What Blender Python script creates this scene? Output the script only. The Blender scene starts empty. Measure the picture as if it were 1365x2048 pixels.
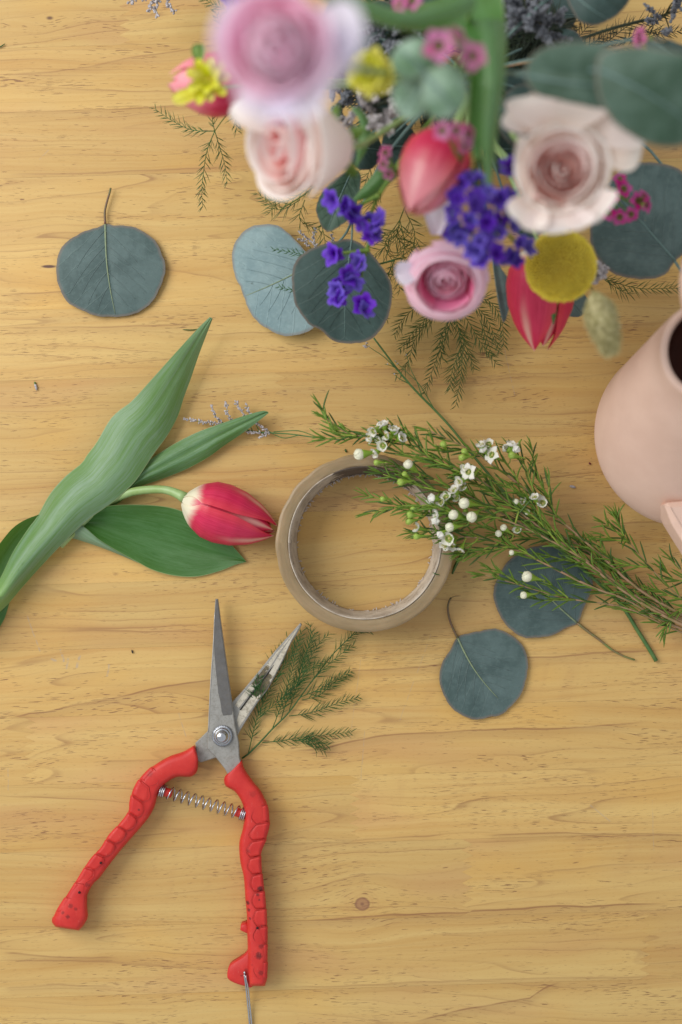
import bpy, math, random
import numpy as np
from mathutils import Vector, Matrix

# ------------------------------------------------------------------ units
# lengths below are written in quarter millimetres on the table ("u"): x right, y towards the viewer, z up
S = 0.00025
NX, NY, H = 728.0, 1070.0, 2844.0          # point under the lens, and lens height
C = bpy.context.scene.collection
scene = bpy.context.scene
R = random.Random(7)

def W(p):
    return Vector(((p[0]-NX)*S, -(p[1]-NY)*S, p[2]*S))
def T(x, y, z=0.0):
    k = 1 - z/H
    return np.array([NX+(x-NX)*k, NY+(y-NY)*k, z], float)
def D(v):                                    # direction in u to world direction
    return Vector((v[0], -v[1], v[2])).normalized()

# ------------------------------------------------------------------ camera
cam = bpy.data.cameras.new("camera")
co = bpy.data.objects.new("camera", cam); C.objects.link(co)
co.location = (0, 0, H*S)
cam.sensor_fit = 'VERTICAL'; cam.sensor_height = 36; cam.sensor_width = 24
cam.lens = 36*H/2048
cam.shift_x = (682.5-NX)/2048; cam.shift_y = (NY-1024)/2048
cam.clip_start = 0.01; cam.clip_end = 20
cam.dof.use_dof = True
cam.dof.focus_distance = (H-45)*S
cam.dof.aperture_fstop = cam.lens/(52*S*1000)
cam.dof.aperture_blades = 0
scene.camera = co

# ------------------------------------------------------------------ light
w = bpy.data.worlds.new("World"); scene.world = w; w.use_nodes = True
w.node_tree.nodes['Background'].inputs[0].default_value = (0.93, 0.96, 1.0, 1)
w.node_tree.nodes['Background'].inputs[1].default_value = 0.70
def area(name, loc, target, sx, sy, power, col):
    l = bpy.data.lights.new(name, 'AREA'); l.shape = 'RECTANGLE'; l.size = sx; l.size_y = sy
    l.energy = power; l.color = col
    o = bpy.data.objects.new(name, l); C.objects.link(o)
    o.location = loc
    o.rotation_euler = (Vector(target)-Vector(loc)).to_track_quat('-Z', 'Y').to_euler()
    return o
area("window_light", (-0.86, 0.42, 0.86), (-0.02, 0.0, 0), 0.9, 0.8, 16.0, (1.0, 0.98, 0.95))
scene.view_settings.view_transform = 'Standard'
scene.view_settings.look = 'None'
scene.view_settings.exposure = -0.14
scene.view_settings.gamma = 1.0
scene.cycles.max_bounces = 8
scene.cycles.use_denoising = True

# ------------------------------------------------------------------ materials
def srgb(r, g, b):
    f = lambda c: (c/255/12.92) if c/255 <= .04045 else ((c/255+.055)/1.055)**2.4
    return (f(r), f(g), f(b), 1)

class G:
    def __init__(s, name):
        s.m = bpy.data.materials.new(name); s.m.use_nodes = True
        s.t = s.m.node_tree; s.t.nodes.clear()
    def n(s, typ, ins=(), **props):
        nd = s.t.nodes.new(typ)
        for k, v in props.items(): setattr(nd, k, v)
        for k, v in (ins.items() if isinstance(ins, dict) else enumerate(ins)):
            s.set(nd.inputs[k], v)
        return nd
    def set(s, sock, v):
        if v is None: return
        if isinstance(v, bpy.types.NodeSocket): s.t.links.new(v, sock)
        elif sock.type == 'RGBA' and len(v) == 3: sock.default_value = (*v, 1)
        else: sock.default_value = v
    def math(s, op, a, b=0.0, c=0.0, clamp=False):
        nd = s.n('ShaderNodeMath', (a, b, c), operation=op); nd.use_clamp = clamp
        return nd.outputs[0]
    def mix(s, f, a, b, mode='MIX'):
        nd = s.n('ShaderNodeMix', data_type='RGBA', blend_type=mode)
        s.set(nd.inputs[0], f); s.set(nd.inputs[6], a); s.set(nd.inputs[7], b)
        return nd.outputs[2]
    def ramp(s, f, stops, interp='LINEAR'):
        nd = s.n('ShaderNodeValToRGB', (f,)); cr = nd.color_ramp; cr.interpolation = interp
        while len(cr.elements) < len(stops): cr.elements.new(0.5)
        for e, (p, c) in zip(cr.elements, stops):
            e.position = p; e.color = (c, c, c, 1) if isinstance(c, (int, float)) else c
        return nd.outputs[0]
    def ss(s, x, a, b):                       # smoothstep a..b
        nd = s.n('ShaderNodeMapRange', (x, a, b, 0.0, 1.0), interpolation_type='SMOOTHSTEP')
        return nd.outputs[0]
    def comb(s, x, y, z=0.0): return s.n('ShaderNodeCombineXYZ', (x, y, z)).outputs[0]
    def noise(s, vec, scale=1.0, detail=2.0, rough=0.5, dist=0.0):
        return s.n('ShaderNodeTexNoise', {'Vector': vec, 'Scale': scale, 'Detail': detail, 'Roughness': rough, 'Distortion': dist}).outputs[0]
    def pos(s):                               # object space in u
        tc = s.n('ShaderNodeTexCoord')
        return s.n('ShaderNodeVectorMath', (tc.outputs['Object'], (1/S, 1/S, 1/S)), operation='MULTIPLY').outputs[0]
    def sep(s, v): return s.n('ShaderNodeSeparateXYZ', (v,)).outputs
    def attr(s):
        a = s.n('ShaderNodeAttribute', attribute_name='Col')
        return s.sep(a.outputs['Vector'])
    def bump(s, h, strength=0.3, dist=1.0):
        return s.n('ShaderNodeBump', {'Strength': strength, 'Distance': dist*S, 'Height': h}).outputs[0]
    def out(s, sh): s.n('ShaderNodeOutputMaterial', (sh,)); return s.m
    def prin(s, col, rough=0.5, metal=0.0, spec=0.5, normal=None, **kw):
        d = {'Base Color': col, 'Roughness': rough, 'Metallic': metal, 'Specular IOR Level': spec}
        if normal is not None: d['Normal'] = normal
        d.update(kw)
        return s.n('ShaderNodeBsdfPrincipled', d).outputs[0]
    def thin(s, col, rough, trans, spec=0.4, normal=None, tcol=None, sheen=0.0):
        p = s.prin(col, rough, 0.0, spec, normal)
        t = s.n('ShaderNodeBsdfTranslucent', (tcol if tcol is not None else col,)).outputs[0]
        return s.n('ShaderNodeMixShader', (trans, p, t)).outputs[0]

def m_wood():
    g = G("table_wood")
    geo = g.n('ShaderNodeNewGeometry').outputs['Position']
    p = g.n('ShaderNodeVectorMath', (geo, (1/S, -1/S, 1/S)), operation='MULTIPLY').outputs[0]
    p = g.n('ShaderNodeVectorMath', (p, (NX, NY, 0.0)), operation='ADD').outputs[0]
    X, Y, Z = g.sep(p)
    rnd = g.n('ShaderNodeObjectInfo').outputs['Random']
    off = g.math('MULTIPLY', rnd, 900.0)
    y0 = g.math('ADD', Y, g.math('MULTIPLY', X, 0.03))
    # knots push the grain aside
    kn = []
    push = None
    for (kx, ky, rr) in ((725, 1808, 15), (100, 36, 8), (98, 533, 10), (1500, 700, 14), (-90, 1250, 12)):
        dx = g.math('SUBTRACT', X, kx); dy = g.math('SUBTRACT', Y, ky)
        d = g.math('SQRT', g.math('ADD', g.math('MULTIPLY', g.math('MULTIPLY', dx, dx), 0.8 if rr == 15 else .35), g.math('MULTIPLY', dy, dy)))
        kn.append((d, dx, dy, rr))
        q = g.math('MULTIPLY', dy, g.math('EXPONENT', g.math('MULTIPLY', d, -1.0/(rr*2.6))))
        push = q if push is None else g.math('ADD', push, q)
    low = g.noise(g.comb(g.math('MULTIPLY', X, .0011), g.math('ADD', g.math('MULTIPLY', y0, .0045), off), off), 1, 2, .5)
    mid = g.noise(g.comb(g.math('MULTIPLY', X, .007), g.math('ADD', g.math('MULTIPLY', y0, .02), off), off), 1, 2, .5)
    yw = g.math('ADD', y0, g.math('MULTIPLY', g.math('SUBTRACT', low, .5), 95.0))
    yw = g.math('ADD', yw, g.math('MULTIPLY', g.math('SUBTRACT', mid, .5), 16.0))
    yw = g.math('SUBTRACT', yw, g.math('MULTIPLY', push, .9))
    yw = g.math('ADD', yw, off)
    # broad tone
    b1 = g.noise(g.comb(g.math('MULTIPLY', X, .0006), g.math('MULTIPLY', yw, .022), rnd), 1, 3, .6)
    b2 = g.noise(g.comb(g.math('MULTIPLY', X, .004), g.math('MULTIPLY', yw, .16), rnd), 1, 3, .6)
    fib = g.noise(g.comb(g.math('MULTIPLY', X, .02), g.math('MULTIPLY', yw, .8), rnd), 1, 3, .6)
    light = srgb(208, 176, 111); dark = srgb(189, 146, 82)
    t = g.math('ADD', g.math('MULTIPLY', b1, .62), g.math('ADD', g.math('MULTIPLY', b2, .28), g.math('MULTIPLY', fib, .10)))
    col = g.mix(g.ss(t, .28, .76), light, dark)
    # yellow and pinkish patches
    hue = g.noise(g.comb(g.math('MULTIPLY', X, .003), g.math('MULTIPLY', yw, .006), off), 1, 2, .5)
    col = g.mix(g.math('MULTIPLY', g.ss(hue, .5, .75), .35), col, srgb(212, 164, 80))
    hue2 = g.noise(g.comb(g.math('MULTIPLY', X, .002), g.math('MULTIPLY', yw, .009), g.math('ADD', off, 40.0)), 1, 2, .5)
    col = g.mix(g.math('MULTIPLY', g.ss(hue2, .5, .75), .40), col, srgb(190, 142, 96))
    # plank tone
    tone = g.math('ADD', .925, g.math('MULTIPLY', rnd, .13))
    col = g.mix(1.0, col, g.n('ShaderNodeCombineColor', (tone, tone, g.math('SUBTRACT', tone, .015))).outputs[0], 'MULTIPLY')
    # growth lines
    v = g.math('MULTIPLY', g.noise(g.comb(g.math('MULTIPLY', X, .00045), g.math('MULTIPLY', yw, .0085), g.math('MULTIPLY', rnd, 3.0)), 1, 1, .4), 17.0)
    fr = g.math('FRACT', v)
    ln = g.math('MULTIPLY', g.ss(fr, .55, .97), g.math('SUBTRACT', 1.0, g.ss(fr, .97, 1.0)))
    lm = g.ss(g.noise(g.comb(g.math('MULTIPLY', X, .0022), g.math('MULTIPLY', yw, .03), 9.0), 1, 2, .5), .42, .68)
    thin = g.math('MULTIPLY', g.ss(fr, .88, .97), g.math('SUBTRACT', 1.0, g.ss(fr, .97, 1.0)))
    lnn = g.math('ADD', g.math('MULTIPLY', ln, .17), g.math('MULTIPLY', thin, .42))
    col = g.mix(g.math('MULTIPLY', lnn, g.math('ADD', .25, g.math('MULTIPLY', lm, .75))), col, srgb(140, 98, 62))
    for pts, st in (([(0,1440),(60,1432),(200,1401),(300,1378),(430,1358),(480,1352)], .8), ([(640,1343),(700,1343),(880,1330),(1060,1313),(1200,1305),(1365,1296)], .75), ([(560,1512),(660,1492),(750,1472),(850,1465),(1000,1460),(1150,1455),(1310,1443)], .8),
                    ([(540,1843),(800,1833),(950,1823),(1150,1812),(1365,1806)], .8), ([(820,2050),(920,2022),(1060,1995),(1088,1975),(1130,1960)], .8), ([(0,655),(200,652),(440,646)], .5), ([(0,590),(200,582),(330,578)], .6), ([(0,225),(150,222),(300,214),(470,208)], .5),
                    ([(0,152),(150,140),(300,108),(470,82)], .5), ([(0,350),(200,346),(330,336),(480,338)], .45), ([(960,1055),(1150,1052),(1250,1047),(1365,1046)], .6), ([(560,1000),(700,992),(870,968)], .45), ([(180,1524),(300,1521),(420,1515),(560,1528)], .5), ([(960,1672),(1080,1664),(1200,1672),(1400,1668)], .7),
                    ([(600,1165),(720,1172),(870,1160)], .35), ([(880,758),(1000,752),(1180,742)], .4), ([(0,1905),(100,1915),(240,1918)], .6), ([(0,1975),(120,1968),(240,1972)], .5), ([(540,1975),(700,1970),(900,1965),(1365,1948)], .5), ([(560,1690),(700,1682),(900,1668)], .4)):
        x0, x1 = pts[0][0], pts[-1][0]; ys = [q[1] for q in pts]; ya_, yb_ = min(ys)-5, max(ys)+5
        u_ = g.math('DIVIDE', g.math('SUBTRACT', X, x0), float(x1-x0))
        yy = g.ramp(u_, [((q[0]-x0)/(x1-x0), (q[1]-ya_)/(yb_-ya_)) for q in pts], 'B_SPLINE' if len(pts) > 3 else 'LINEAR')
        yy = g.math('ADD', g.math('MULTIPLY', yy, float(yb_-ya_)), ya_)
        d_ = g.math('ADD', g.math('SUBTRACT', Y, yy), g.math('MULTIPLY', g.math('SUBTRACT', mid, .5), 14.0))
        core_ = g.math('SUBTRACT', 1.0, g.ss(g.math('ABSOLUTE', d_), .4, 2.6))
        soft_ = g.math('MULTIPLY', g.ss(d_, -3.0, 1.0), g.math('SUBTRACT', 1.0, g.ss(d_, 2.0, 26.0)))
        en = g.math('MULTIPLY', g.ss(u_, 0.0, .12), g.math('SUBTRACT', 1.0, g.ss(u_, .86, 1.0)))
        vr_ = g.ss(b2, .3, .6)
        m_ = g.math('MULTIPLY', g.math('ADD', g.math('MULTIPLY', core_, g.math('ADD', .26, g.math('MULTIPLY', vr_, .38))), g.math('MULTIPLY', soft_, .30)), g.math('MULTIPLY', en, st))
        col = g.mix(m_, col, srgb(132, 88, 58))
    # curly figure in some planks
    cf = g.noise(g.comb(g.math('ADD', g.math('MULTIPLY', X, .028), g.math('MULTIPLY', Y, .006)), g.math('MULTIPLY', y0, .007), off), 1, 2, .5)
    cm = g.math('MULTIPLY', g.ss(g.math('FRACT', g.math('MULTIPLY', rnd, 7.3)), .55, .6), g.ss(g.noise(g.comb(g.math('MULTIPLY', X, .002), g.math('MULTIPLY', Y, .004), off), 1, 1, .5), .4, .6))
    col = g.mix(g.math('MULTIPLY', g.math('MULTIPLY', g.ss(cf, .5, .75), cm), .15), col, srgb(176, 132, 84))
    # pores
    pn = g.noise(g.comb(g.math('MULTIPLY', X, .050), g.math('MULTIPLY', yw, .75), rnd), 1, 0, .5)
    pd = g.noise(g.comb(g.math('MULTIPLY', X, .0035), g.math('MULTIPLY', yw, .022), off), 1, 2, .6)
    th = g.math('SUBTRACT', .82, g.math('MULTIPLY', g.ss(pd, .36, .70), .17))
    pr = g.math('MULTIPLY', g.math('SUBTRACT', pn, th), 18.0, clamp=True)
    col = g.mix(g.math('MULTIPLY', pr, .74), col, srgb(112, 72, 50))
    pn2 = g.noise(g.comb(g.math('MULTIPLY', X, .09), g.math('MULTIPLY', yw, .95), off), 1, 0, .5)
    pr2 = g.math('MULTIPLY', g.math('SUBTRACT', pn2, g.math('SUBTRACT', .76, g.math('MULTIPLY', pd, .10))), 14.0, clamp=True)
    col = g.mix(g.math('MULTIPLY', pr2, .30), col, srgb(140, 98, 64))
    # fine dark specks
    sp = g.n('ShaderNodeTexVoronoi', {'Vector': g.comb(g.math('MULTIPLY', X, .014), g.math('MULTIPLY', Y, .02)), 'Scale': 1.0})
    spm = g.math('MULTIPLY', g.math('SUBTRACT', 1.0, g.ss(sp.outputs['Distance'], .015, .035)), g.ss(g.noise(p, .004, 1, .5), .5, .6))
    col = g.mix(g.math('MULTIPLY', spm, .6), col, srgb(74, 52, 42))
    # knots
    for i, (d, dx, dy, rr) in enumerate(kn):
        if i == 2:
            e = g.math('SQRT', g.math('ADD', g.math('MULTIPLY', g.math('MULTIPLY', dx, dx), .045), g.math('MULTIPLY', dy, dy)))
            col = g.mix(g.math('SUBTRACT', 1.0, g.ss(e, 1.8, 4.2)), col, srgb(92, 62, 50)); continue
        if i == 1:
            e = g.math('SQRT', g.math('ADD', g.math('MULTIPLY', g.math('MULTIPLY', dx, dx), .3), g.math('MULTIPLY', dy, dy)))
            col = g.mix(g.math('MULTIPLY', g.math('SUBTRACT', 1.0, g.ss(e, 1.0, 5.5)), .85), col, srgb(82, 50, 42)); continue
        halo = g.math('SUBTRACT', 1.0, g.ss(d, rr*.9, rr*3.2))
        rings = g.ss(g.math('SINE', g.math('ADD', g.math('MULTIPLY', d, .62), g.math('MULTIPLY', mid, 4.0))), .1, .9)
        col = g.mix(g.math('MULTIPLY', halo, g.math('ADD', .10, g.math('MULTIPLY', rings, .20))), col, srgb(176, 130, 82))
        core = g.math('SUBTRACT', 1.0, g.ss(g.math('ADD', d, g.math('MULTIPLY', fib, 4.0)), rr*.85, rr*1.15))
        rim = g.math('MULTIPLY', core, g.ss(d, rr*.55, rr*.85))
        col = g.mix(g.math('MULTIPLY', core, .72), col, srgb(150, 106, 78))
        col = g.mix(g.math('MULTIPLY', rim, .6), col, srgb(112, 74, 56))
        col = g.mix(g.math('MULTIPLY', g.math('SUBTRACT', 1.0, g.ss(d, 1.0, rr*.35)), .6), col, srgb(110, 74, 60))
    # scratches
    for (x0, yy0, x1, yy1, wd, st) in ((55,1232,80,1302,1.3,.4),(122,1300,128,1322,2.2,.5),(104,1318,112,1322,2.5,.5),(137,1318,133,1336,2.4,.5),(160,1312,154,1334,2.5,.5),
                               (218,1330,215,1352,2.0,.45),(358,1425,373,1476,1.0,.4),(730,1460,722,1560,.9,.3),(862,1270,800,1440,.8,.28),(17,1538,17,1580,1.0,.4),
                               (1180,1610,1220,1642,1.3,.35),(1305,1600,1308,1700,.8,.3),(960,870,1090,960,.7,.25),(1010,700,1030,790,.9,.3),(700,1480,722,1320,.7,.25),(80,318,98,300,1.2,.25)):
        ax, ay = x1-x0, yy1-yy0; L2 = ax*ax+ay*ay
        wx = g.math('ADD', g.math('SUBTRACT', X, x0), g.math('MULTIPLY', g.math('SUBTRACT', mid, .5), 3.0)); wy = g.math('SUBTRACT', Y, yy0)
        tt = g.math('DIVIDE', g.math('ADD', g.math('MULTIPLY', wx, ax), g.math('MULTIPLY', wy, ay)), L2, clamp=True)
        ex = g.math('SUBTRACT', wx, g.math('MULTIPLY', tt, ax)); ey = g.math('SUBTRACT', wy, g.math('MULTIPLY', tt, ay))
        dd = g.math('SQRT', g.math('ADD', g.math('MULTIPLY', ex, ex), g.math('MULTIPLY', ey, ey)))
        mk = g.math('MULTIPLY', g.math('SUBTRACT', 1.0, g.ss(dd, wd*.4, wd*1.4)), g.math('MULTIPLY', g.ss(g.noise(p, .11, 2, .6), .36, .55), st))
        col = g.mix(mk, col, srgb(160, 150, 142))
    rough = g.math('ADD', .40, g.math('MULTIPLY', fib, .18))
    h = g.math('SUBTRACT', g.math('MULTIPLY', fib, .3), pr)
    return g.out(g.prin(col, rough, 0, .38, g.bump(h, .35, .5)))

def m_euc(name, c1, c2, spots=.5):
    g = G(name); p = g.pos(); u, v, r = g.attr()
    a = g.noise(p, .018, 4, .6); b = g.noise(p, .12, 3, .6); c = g.noise(p, .7, 2, .5)
    col = g.mix(g.ss(a, .35, .65), c1, c2)
    col = g.mix(g.math('MULTIPLY', g.ss(b, .45, .75), .30), col, tuple(x*1.35 for x in c2[:3])+(1,))
    col = g.mix(g.math('MULTIPLY', g.ss(b, .40, .20), .35), col, tuple(x*.6 for x in c1[:3])+(1,))
    # veins branching from the midrib: v = signed across, u = along
    av = g.math('ABSOLUTE', g.math('SUBTRACT', g.math('MULTIPLY', v, 2.0), 1.0))
    vv = g.math('FRACT', g.math('ADD', g.math('MULTIPLY', g.math('SUBTRACT', u, g.math('MULTIPLY', av, .42)), 6.2), g.math('MULTIPLY', a, .9)))
    vein = g.math('SUBTRACT', 1.0, g.ss(g.math('ABSOLUTE', g.math('SUBTRACT', vv, .5)), .01, .055))
    col = g.mix(g.math('MULTIPLY', vein, .07), col, srgb(150, 170, 160))
    vor = g.n('ShaderNodeTexVoronoi', {'Vector': p, 'Scale': .022, 'Randomness': 1.0})
    sp = g.math('MULTIPLY', g.math('SUBTRACT', 1.0, g.ss(g.math('ADD', vor.outputs['Distance'], g.math('MULTIPLY', b, .12)), .08, .13)), spots)
    col = g.mix(sp, col, srgb(48, 58, 48))
    col = g.mix(g.math('MULTIPLY', g.ss(r, .93, .99), .5), col, srgb(132, 112, 100))
    return g.out(g.thin(col, .58, .12, .38, g.bump(g.math('ADD', g.math('MULTIPLY', c, .6), g.math('MULTIPLY', vein, 1.2)), .4, .8)))

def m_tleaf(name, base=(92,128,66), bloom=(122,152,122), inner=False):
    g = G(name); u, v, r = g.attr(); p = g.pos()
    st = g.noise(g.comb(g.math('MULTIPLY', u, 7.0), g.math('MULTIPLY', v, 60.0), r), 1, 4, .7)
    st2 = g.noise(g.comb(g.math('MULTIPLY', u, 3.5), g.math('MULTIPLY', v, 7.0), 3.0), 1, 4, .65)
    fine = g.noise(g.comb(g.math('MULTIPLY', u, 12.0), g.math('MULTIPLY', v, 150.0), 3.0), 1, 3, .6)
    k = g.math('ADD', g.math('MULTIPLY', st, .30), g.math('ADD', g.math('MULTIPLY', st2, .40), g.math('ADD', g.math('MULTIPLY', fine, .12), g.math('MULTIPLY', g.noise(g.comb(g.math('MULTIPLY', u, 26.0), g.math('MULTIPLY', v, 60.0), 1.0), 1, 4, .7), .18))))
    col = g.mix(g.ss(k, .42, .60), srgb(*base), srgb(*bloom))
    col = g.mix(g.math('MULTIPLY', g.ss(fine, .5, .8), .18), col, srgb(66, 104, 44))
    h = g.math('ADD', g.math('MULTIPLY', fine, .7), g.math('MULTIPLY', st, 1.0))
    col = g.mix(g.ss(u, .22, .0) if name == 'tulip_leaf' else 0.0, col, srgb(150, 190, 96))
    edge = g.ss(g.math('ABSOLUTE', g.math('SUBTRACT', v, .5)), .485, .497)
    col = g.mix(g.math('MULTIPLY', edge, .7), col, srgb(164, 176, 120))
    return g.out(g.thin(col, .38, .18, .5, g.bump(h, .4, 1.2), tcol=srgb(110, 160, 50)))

def m_tulip(name, pale=0.0):
    g = G(name); u, v, r = g.attr()
    st = g.noise(g.comb(g.math('MULTIPLY', u, 3.0), g.math('MULTIPLY', v, 46.0), r), 1, 4, .7)
    av = g.math('ABSOLUTE', g.math('SUBTRACT', g.math('MULTIPLY', v, 2.0), 1.0))
    col = g.mix(g.ss(st, .3, .75), srgb(205, 28, 76), srgb(228, 58, 100))
    col = g.mix(g.math('MULTIPLY', g.ss(av, .55, 1.0), .45), col, srgb(232, 74, 70))
    # pale flame up the middle of each petal
    fl = g.math('MULTIPLY', g.math('SUBTRACT', 1.0, g.ss(g.math('ADD', av, g.math('MULTIPLY', g.math('SUBTRACT', st, .5), .35)), .0, g.math('MULTIPLY_ADD', u, .35, .04))), g.ss(u, .38, .85))
    col = g.mix(g.math('MULTIPLY', fl, .85), col, srgb(238, 186, 170))
    if pale: col = g.mix(g.math('MULTIPLY', g.ss(g.math('ADD', u, g.math('MULTIPLY', g.math('SUBTRACT', st, .5), .3)), .35, .85), pale), col, srgb(246, 170, 178))
    ba = g.math('ADD', u, g.math('ADD', g.math('MULTIPLY', g.math('SUBTRACT', st, .5), .10), g.math('MULTIPLY', g.math('MULTIPLY', av, av), -.05)))
    col = g.mix(g.math('SUBTRACT', 1.0, g.ss(ba, .07, .19)), col, srgb(242, 236, 208))
    col = g.mix(g.math('MULTIPLY', g.ss(u, .975, .995), .6), col, srgb(235, 205, 180))
    return g.out(g.thin(col, .34, .22, .5, g.bump(st, .25, 1.2)))

def m_petal(name, inner, outer, edge, trans=.3, streak=.25):
    vary = 'statice' in name
    g = G(name); u, v, r = g.attr(); p = g.pos()
    st = g.noise(g.comb(g.math('MULTIPLY', u, 2.0), g.math('MULTIPLY', v, 24.0), r), 1, 3, .6)
    col = g.mix(g.ss(r, .05, .95), srgb(*inner), srgb(*outer))
    col = g.mix(g.ss(u, .55, 1.0), col, srgb(*edge))
    col = g.mix(g.math('MULTIPLY', g.ss(st, .5, .8), streak), col, tuple(c*.82 for c in srgb(*inner)[:3])+(1,))
    rv = g.n('ShaderNodeObjectInfo').outputs['Random']
    hsv = g.n('ShaderNodeHueSaturation', {'Hue': g.math('ADD', .488, g.math('MULTIPLY', rv, .024)), 'Saturation': g.math('ADD', .86, g.math('MULTIPLY', rv, .2)), 'Value': g.math('ADD', .76 if vary else .92, g.math('MULTIPLY', g.math('FRACT', g.math('MULTIPLY', rv, 7.0)), .26 if vary else .10)), 'Color': col}).outputs[0]
    return g.out(g.thin(hsv, .5, trans, .3, g.bump(st, .2, 1.0)))

def m_plain(name, c1, c2=None, rough=.5, scale=.08, bump=.2, metal=0, spec=.5, trans=0):
    g = G(name); p = g.pos(); c2 = c2 or tuple(x*.8 for x in c1)
    n = g.noise(p, scale, 4, .6)
    col = g.mix(g.ss(n, .3, .7), srgb(*c1), srgb(*c2))
    nb = g.bump(n, bump, 1.0)
    if trans: return g.out(g.thin(col, rough, trans, spec, nb))
    return g.out(g.prin(col, rough, metal, spec, nb))

def m_handle():
    g = G("red_plastic"); p = g.pos(); u, v, r = g.attr()
    n = g.noise(p, .03, 3, .6); f = g.noise(p, .9, 2, .6)
    col = g.mix(g.ss(n, .3, .7), srgb(190, 38, 34), srgb(202, 50, 42))
    # grime, heavier on the far end of the grip
    gr = g.noise(p, .075, 4, .7)
    X, Y, Z = g.sep(p)
    m = g.math('MULTIPLY', g.ss(gr, .62, .74), g.math('MULTIPLY', g.ss(u, .55, .7), g.ss(r, .1, .9)))
    col = g.mix(g.math('MULTIPLY', m, .85), col, srgb(64, 22, 20))
    for (hx, hy, rr_, st) in ((521,1778,7,.85),(516,1790,4,.7),(495,1808,5,.85),(497,1822,4,.7),(500,1838,3,.7),(523,1893,6,.5),(518,1911,8,.75),(522,1946,6,.5),(491,1948,5,.4),(524,1853,2,.8),(519,1800,2.5,.7),(175,1770,6,.45),(142,1812,6,.5),(152,1818,4,.45),(136,1834,5,.6),(126,1826,4,.5),(278,1620,3,.6),(300,1548,7,.3),(506,1588,8,.25),(497,1703,5,.4)):
        q_ = T(hx, hy, 52); ex = g.math('SUBTRACT', X, float(q_[0]-400)); ey = g.math('SUBTRACT', Y, float(-(q_[1]-1560)))
        dd = g.math('ADD', g.math('SQRT', g.math('ADD', g.math('MULTIPLY', ex, ex), g.math('MULTIPLY', ey, ey))), g.math('MULTIPLY', g.math('SUBTRACT', g.noise(p, .25, 4, .8), .5), rr_*2.0))
        col = g.mix(g.math('MULTIPLY', g.math('SUBTRACT', 1.0, g.ss(dd, rr_*.45, rr_*1.1)), st), col, srgb(62, 18, 18))
    sc = g.noise(g.n('ShaderNodeVectorMath', (p, (.5, .06, .5)), operation='MULTIPLY').outputs[0], 1, 3, .7)
    col = g.mix(g.math('MULTIPLY', g.ss(sc, .62, .72), .35), col, srgb(222, 128, 118))
    return g.out(g.prin(col, .5, 0, .4, g.bump(g.math('ADD', f, n), .2, .8), **{'Subsurface Weight': .08, 'Subsurface Radius': (.004, .001, .001), 'Subsurface Scale': 1.0}))

def m_steel(name, base=(150,148,142), dirt=0.0, edge_dirt=0.0, rough=.42, metal=.75):
    g = G(name); p = g.pos(); u, v, r = g.attr()
    n = g.noise(p, .05, 4, .7); br = g.noise(g.n('ShaderNodeVectorMath', (p, (.9, .12, .5)), operation='MULTIPLY').outputs[0], 1, 4, .7)
    c = srgb(*base)
    col = g.mix(g.ss(n, .3, .7), c, tuple(x*.8 for x in c[:3])+(1,))
    col = g.mix(g.math('MULTIPLY', g.ss(br, .5, .75), .25), col, tuple(min(1, x*1.5) for x in c[:3])+(1,))
    d = g.noise(p, .11, 5, .75)
    mk = g.math('MULTIPLY', g.ss(d, .50, .58), dirt)
    if edge_dirt:
        e = g.math('MULTIPLY', g.math('SUBTRACT', 1.0, g.ss(g.math('ABSOLUTE', g.math('SUBTRACT', v, edge_dirt)), .05, .30)), g.ss(u, .02, .12))
        e = g.math('MULTIPLY', e, g.math('SUBTRACT', 1.0, g.ss(u, .62, .8)))
        mk = g.math('MAXIMUM', mk, g.math('MULTIPLY', g.ss(g.math('ADD', d, g.math('MULTIPLY', e, .42)), .70, .80), .9))
    col = g.mix(mk, col, g.mix(g.ss(g.noise(p, .3, 2, .5), .4, .6), srgb(58, 50, 26), srgb(92, 78, 40)))
    met = g.math('MULTIPLY', g.math('SUBTRACT', 1.0, mk), metal)
    ro = g.math('ADD', rough, g.math('MULTIPLY', mk, .35))
    return g.out(g.prin(col, ro, met, .5, g.bump(g.math('ADD', br, mk), .3, .8)))

def m_tape():
    g = G("tape_side"); p = g.pos(); X, Y, Z = g.sep(p)
    rad = g.math('SQRT', g.math('ADD', g.math('MULTIPLY', X, X), g.math('MULTIPLY', Y, Y)))
    ang = g.math('ARCTAN2', Y, X)
    lay = g.noise(g.comb(g.math('MULTIPLY', rad, 1.1), g.math('MULTIPLY', ang, .5), 0.0), 1, 3, .7)
    bl = g.noise(g.comb(g.math('MULTIPLY', rad, .05), g.math('MULTIPLY', ang, 1.6), 3.0), 1, 4, .6)
    spk = g.noise(p, .14, 4, .7)
    col = g.mix(g.ss(bl, .3, .7), srgb(154, 132, 96), srgb(180, 155, 118))
    col = g.mix(g.math('MULTIPLY', g.ss(lay, .45, .7), .30), col, srgb(130, 108, 82))
    col = g.mix(g.math('MULTIPLY', g.ss(spk, .64, .74), .30), col, srgb(104, 84, 66))
    pr = g.prin(col, .34, 0, .5, g.bump(lay, .3, .6), **{'Subsurface Weight': .35, 'Subsurface Radius': (.01, .007, .004), 'Subsurface Scale': 1.0, 'Transmission Weight': .25, 'IOR': 1.45})
    return g.out(pr)

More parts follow.
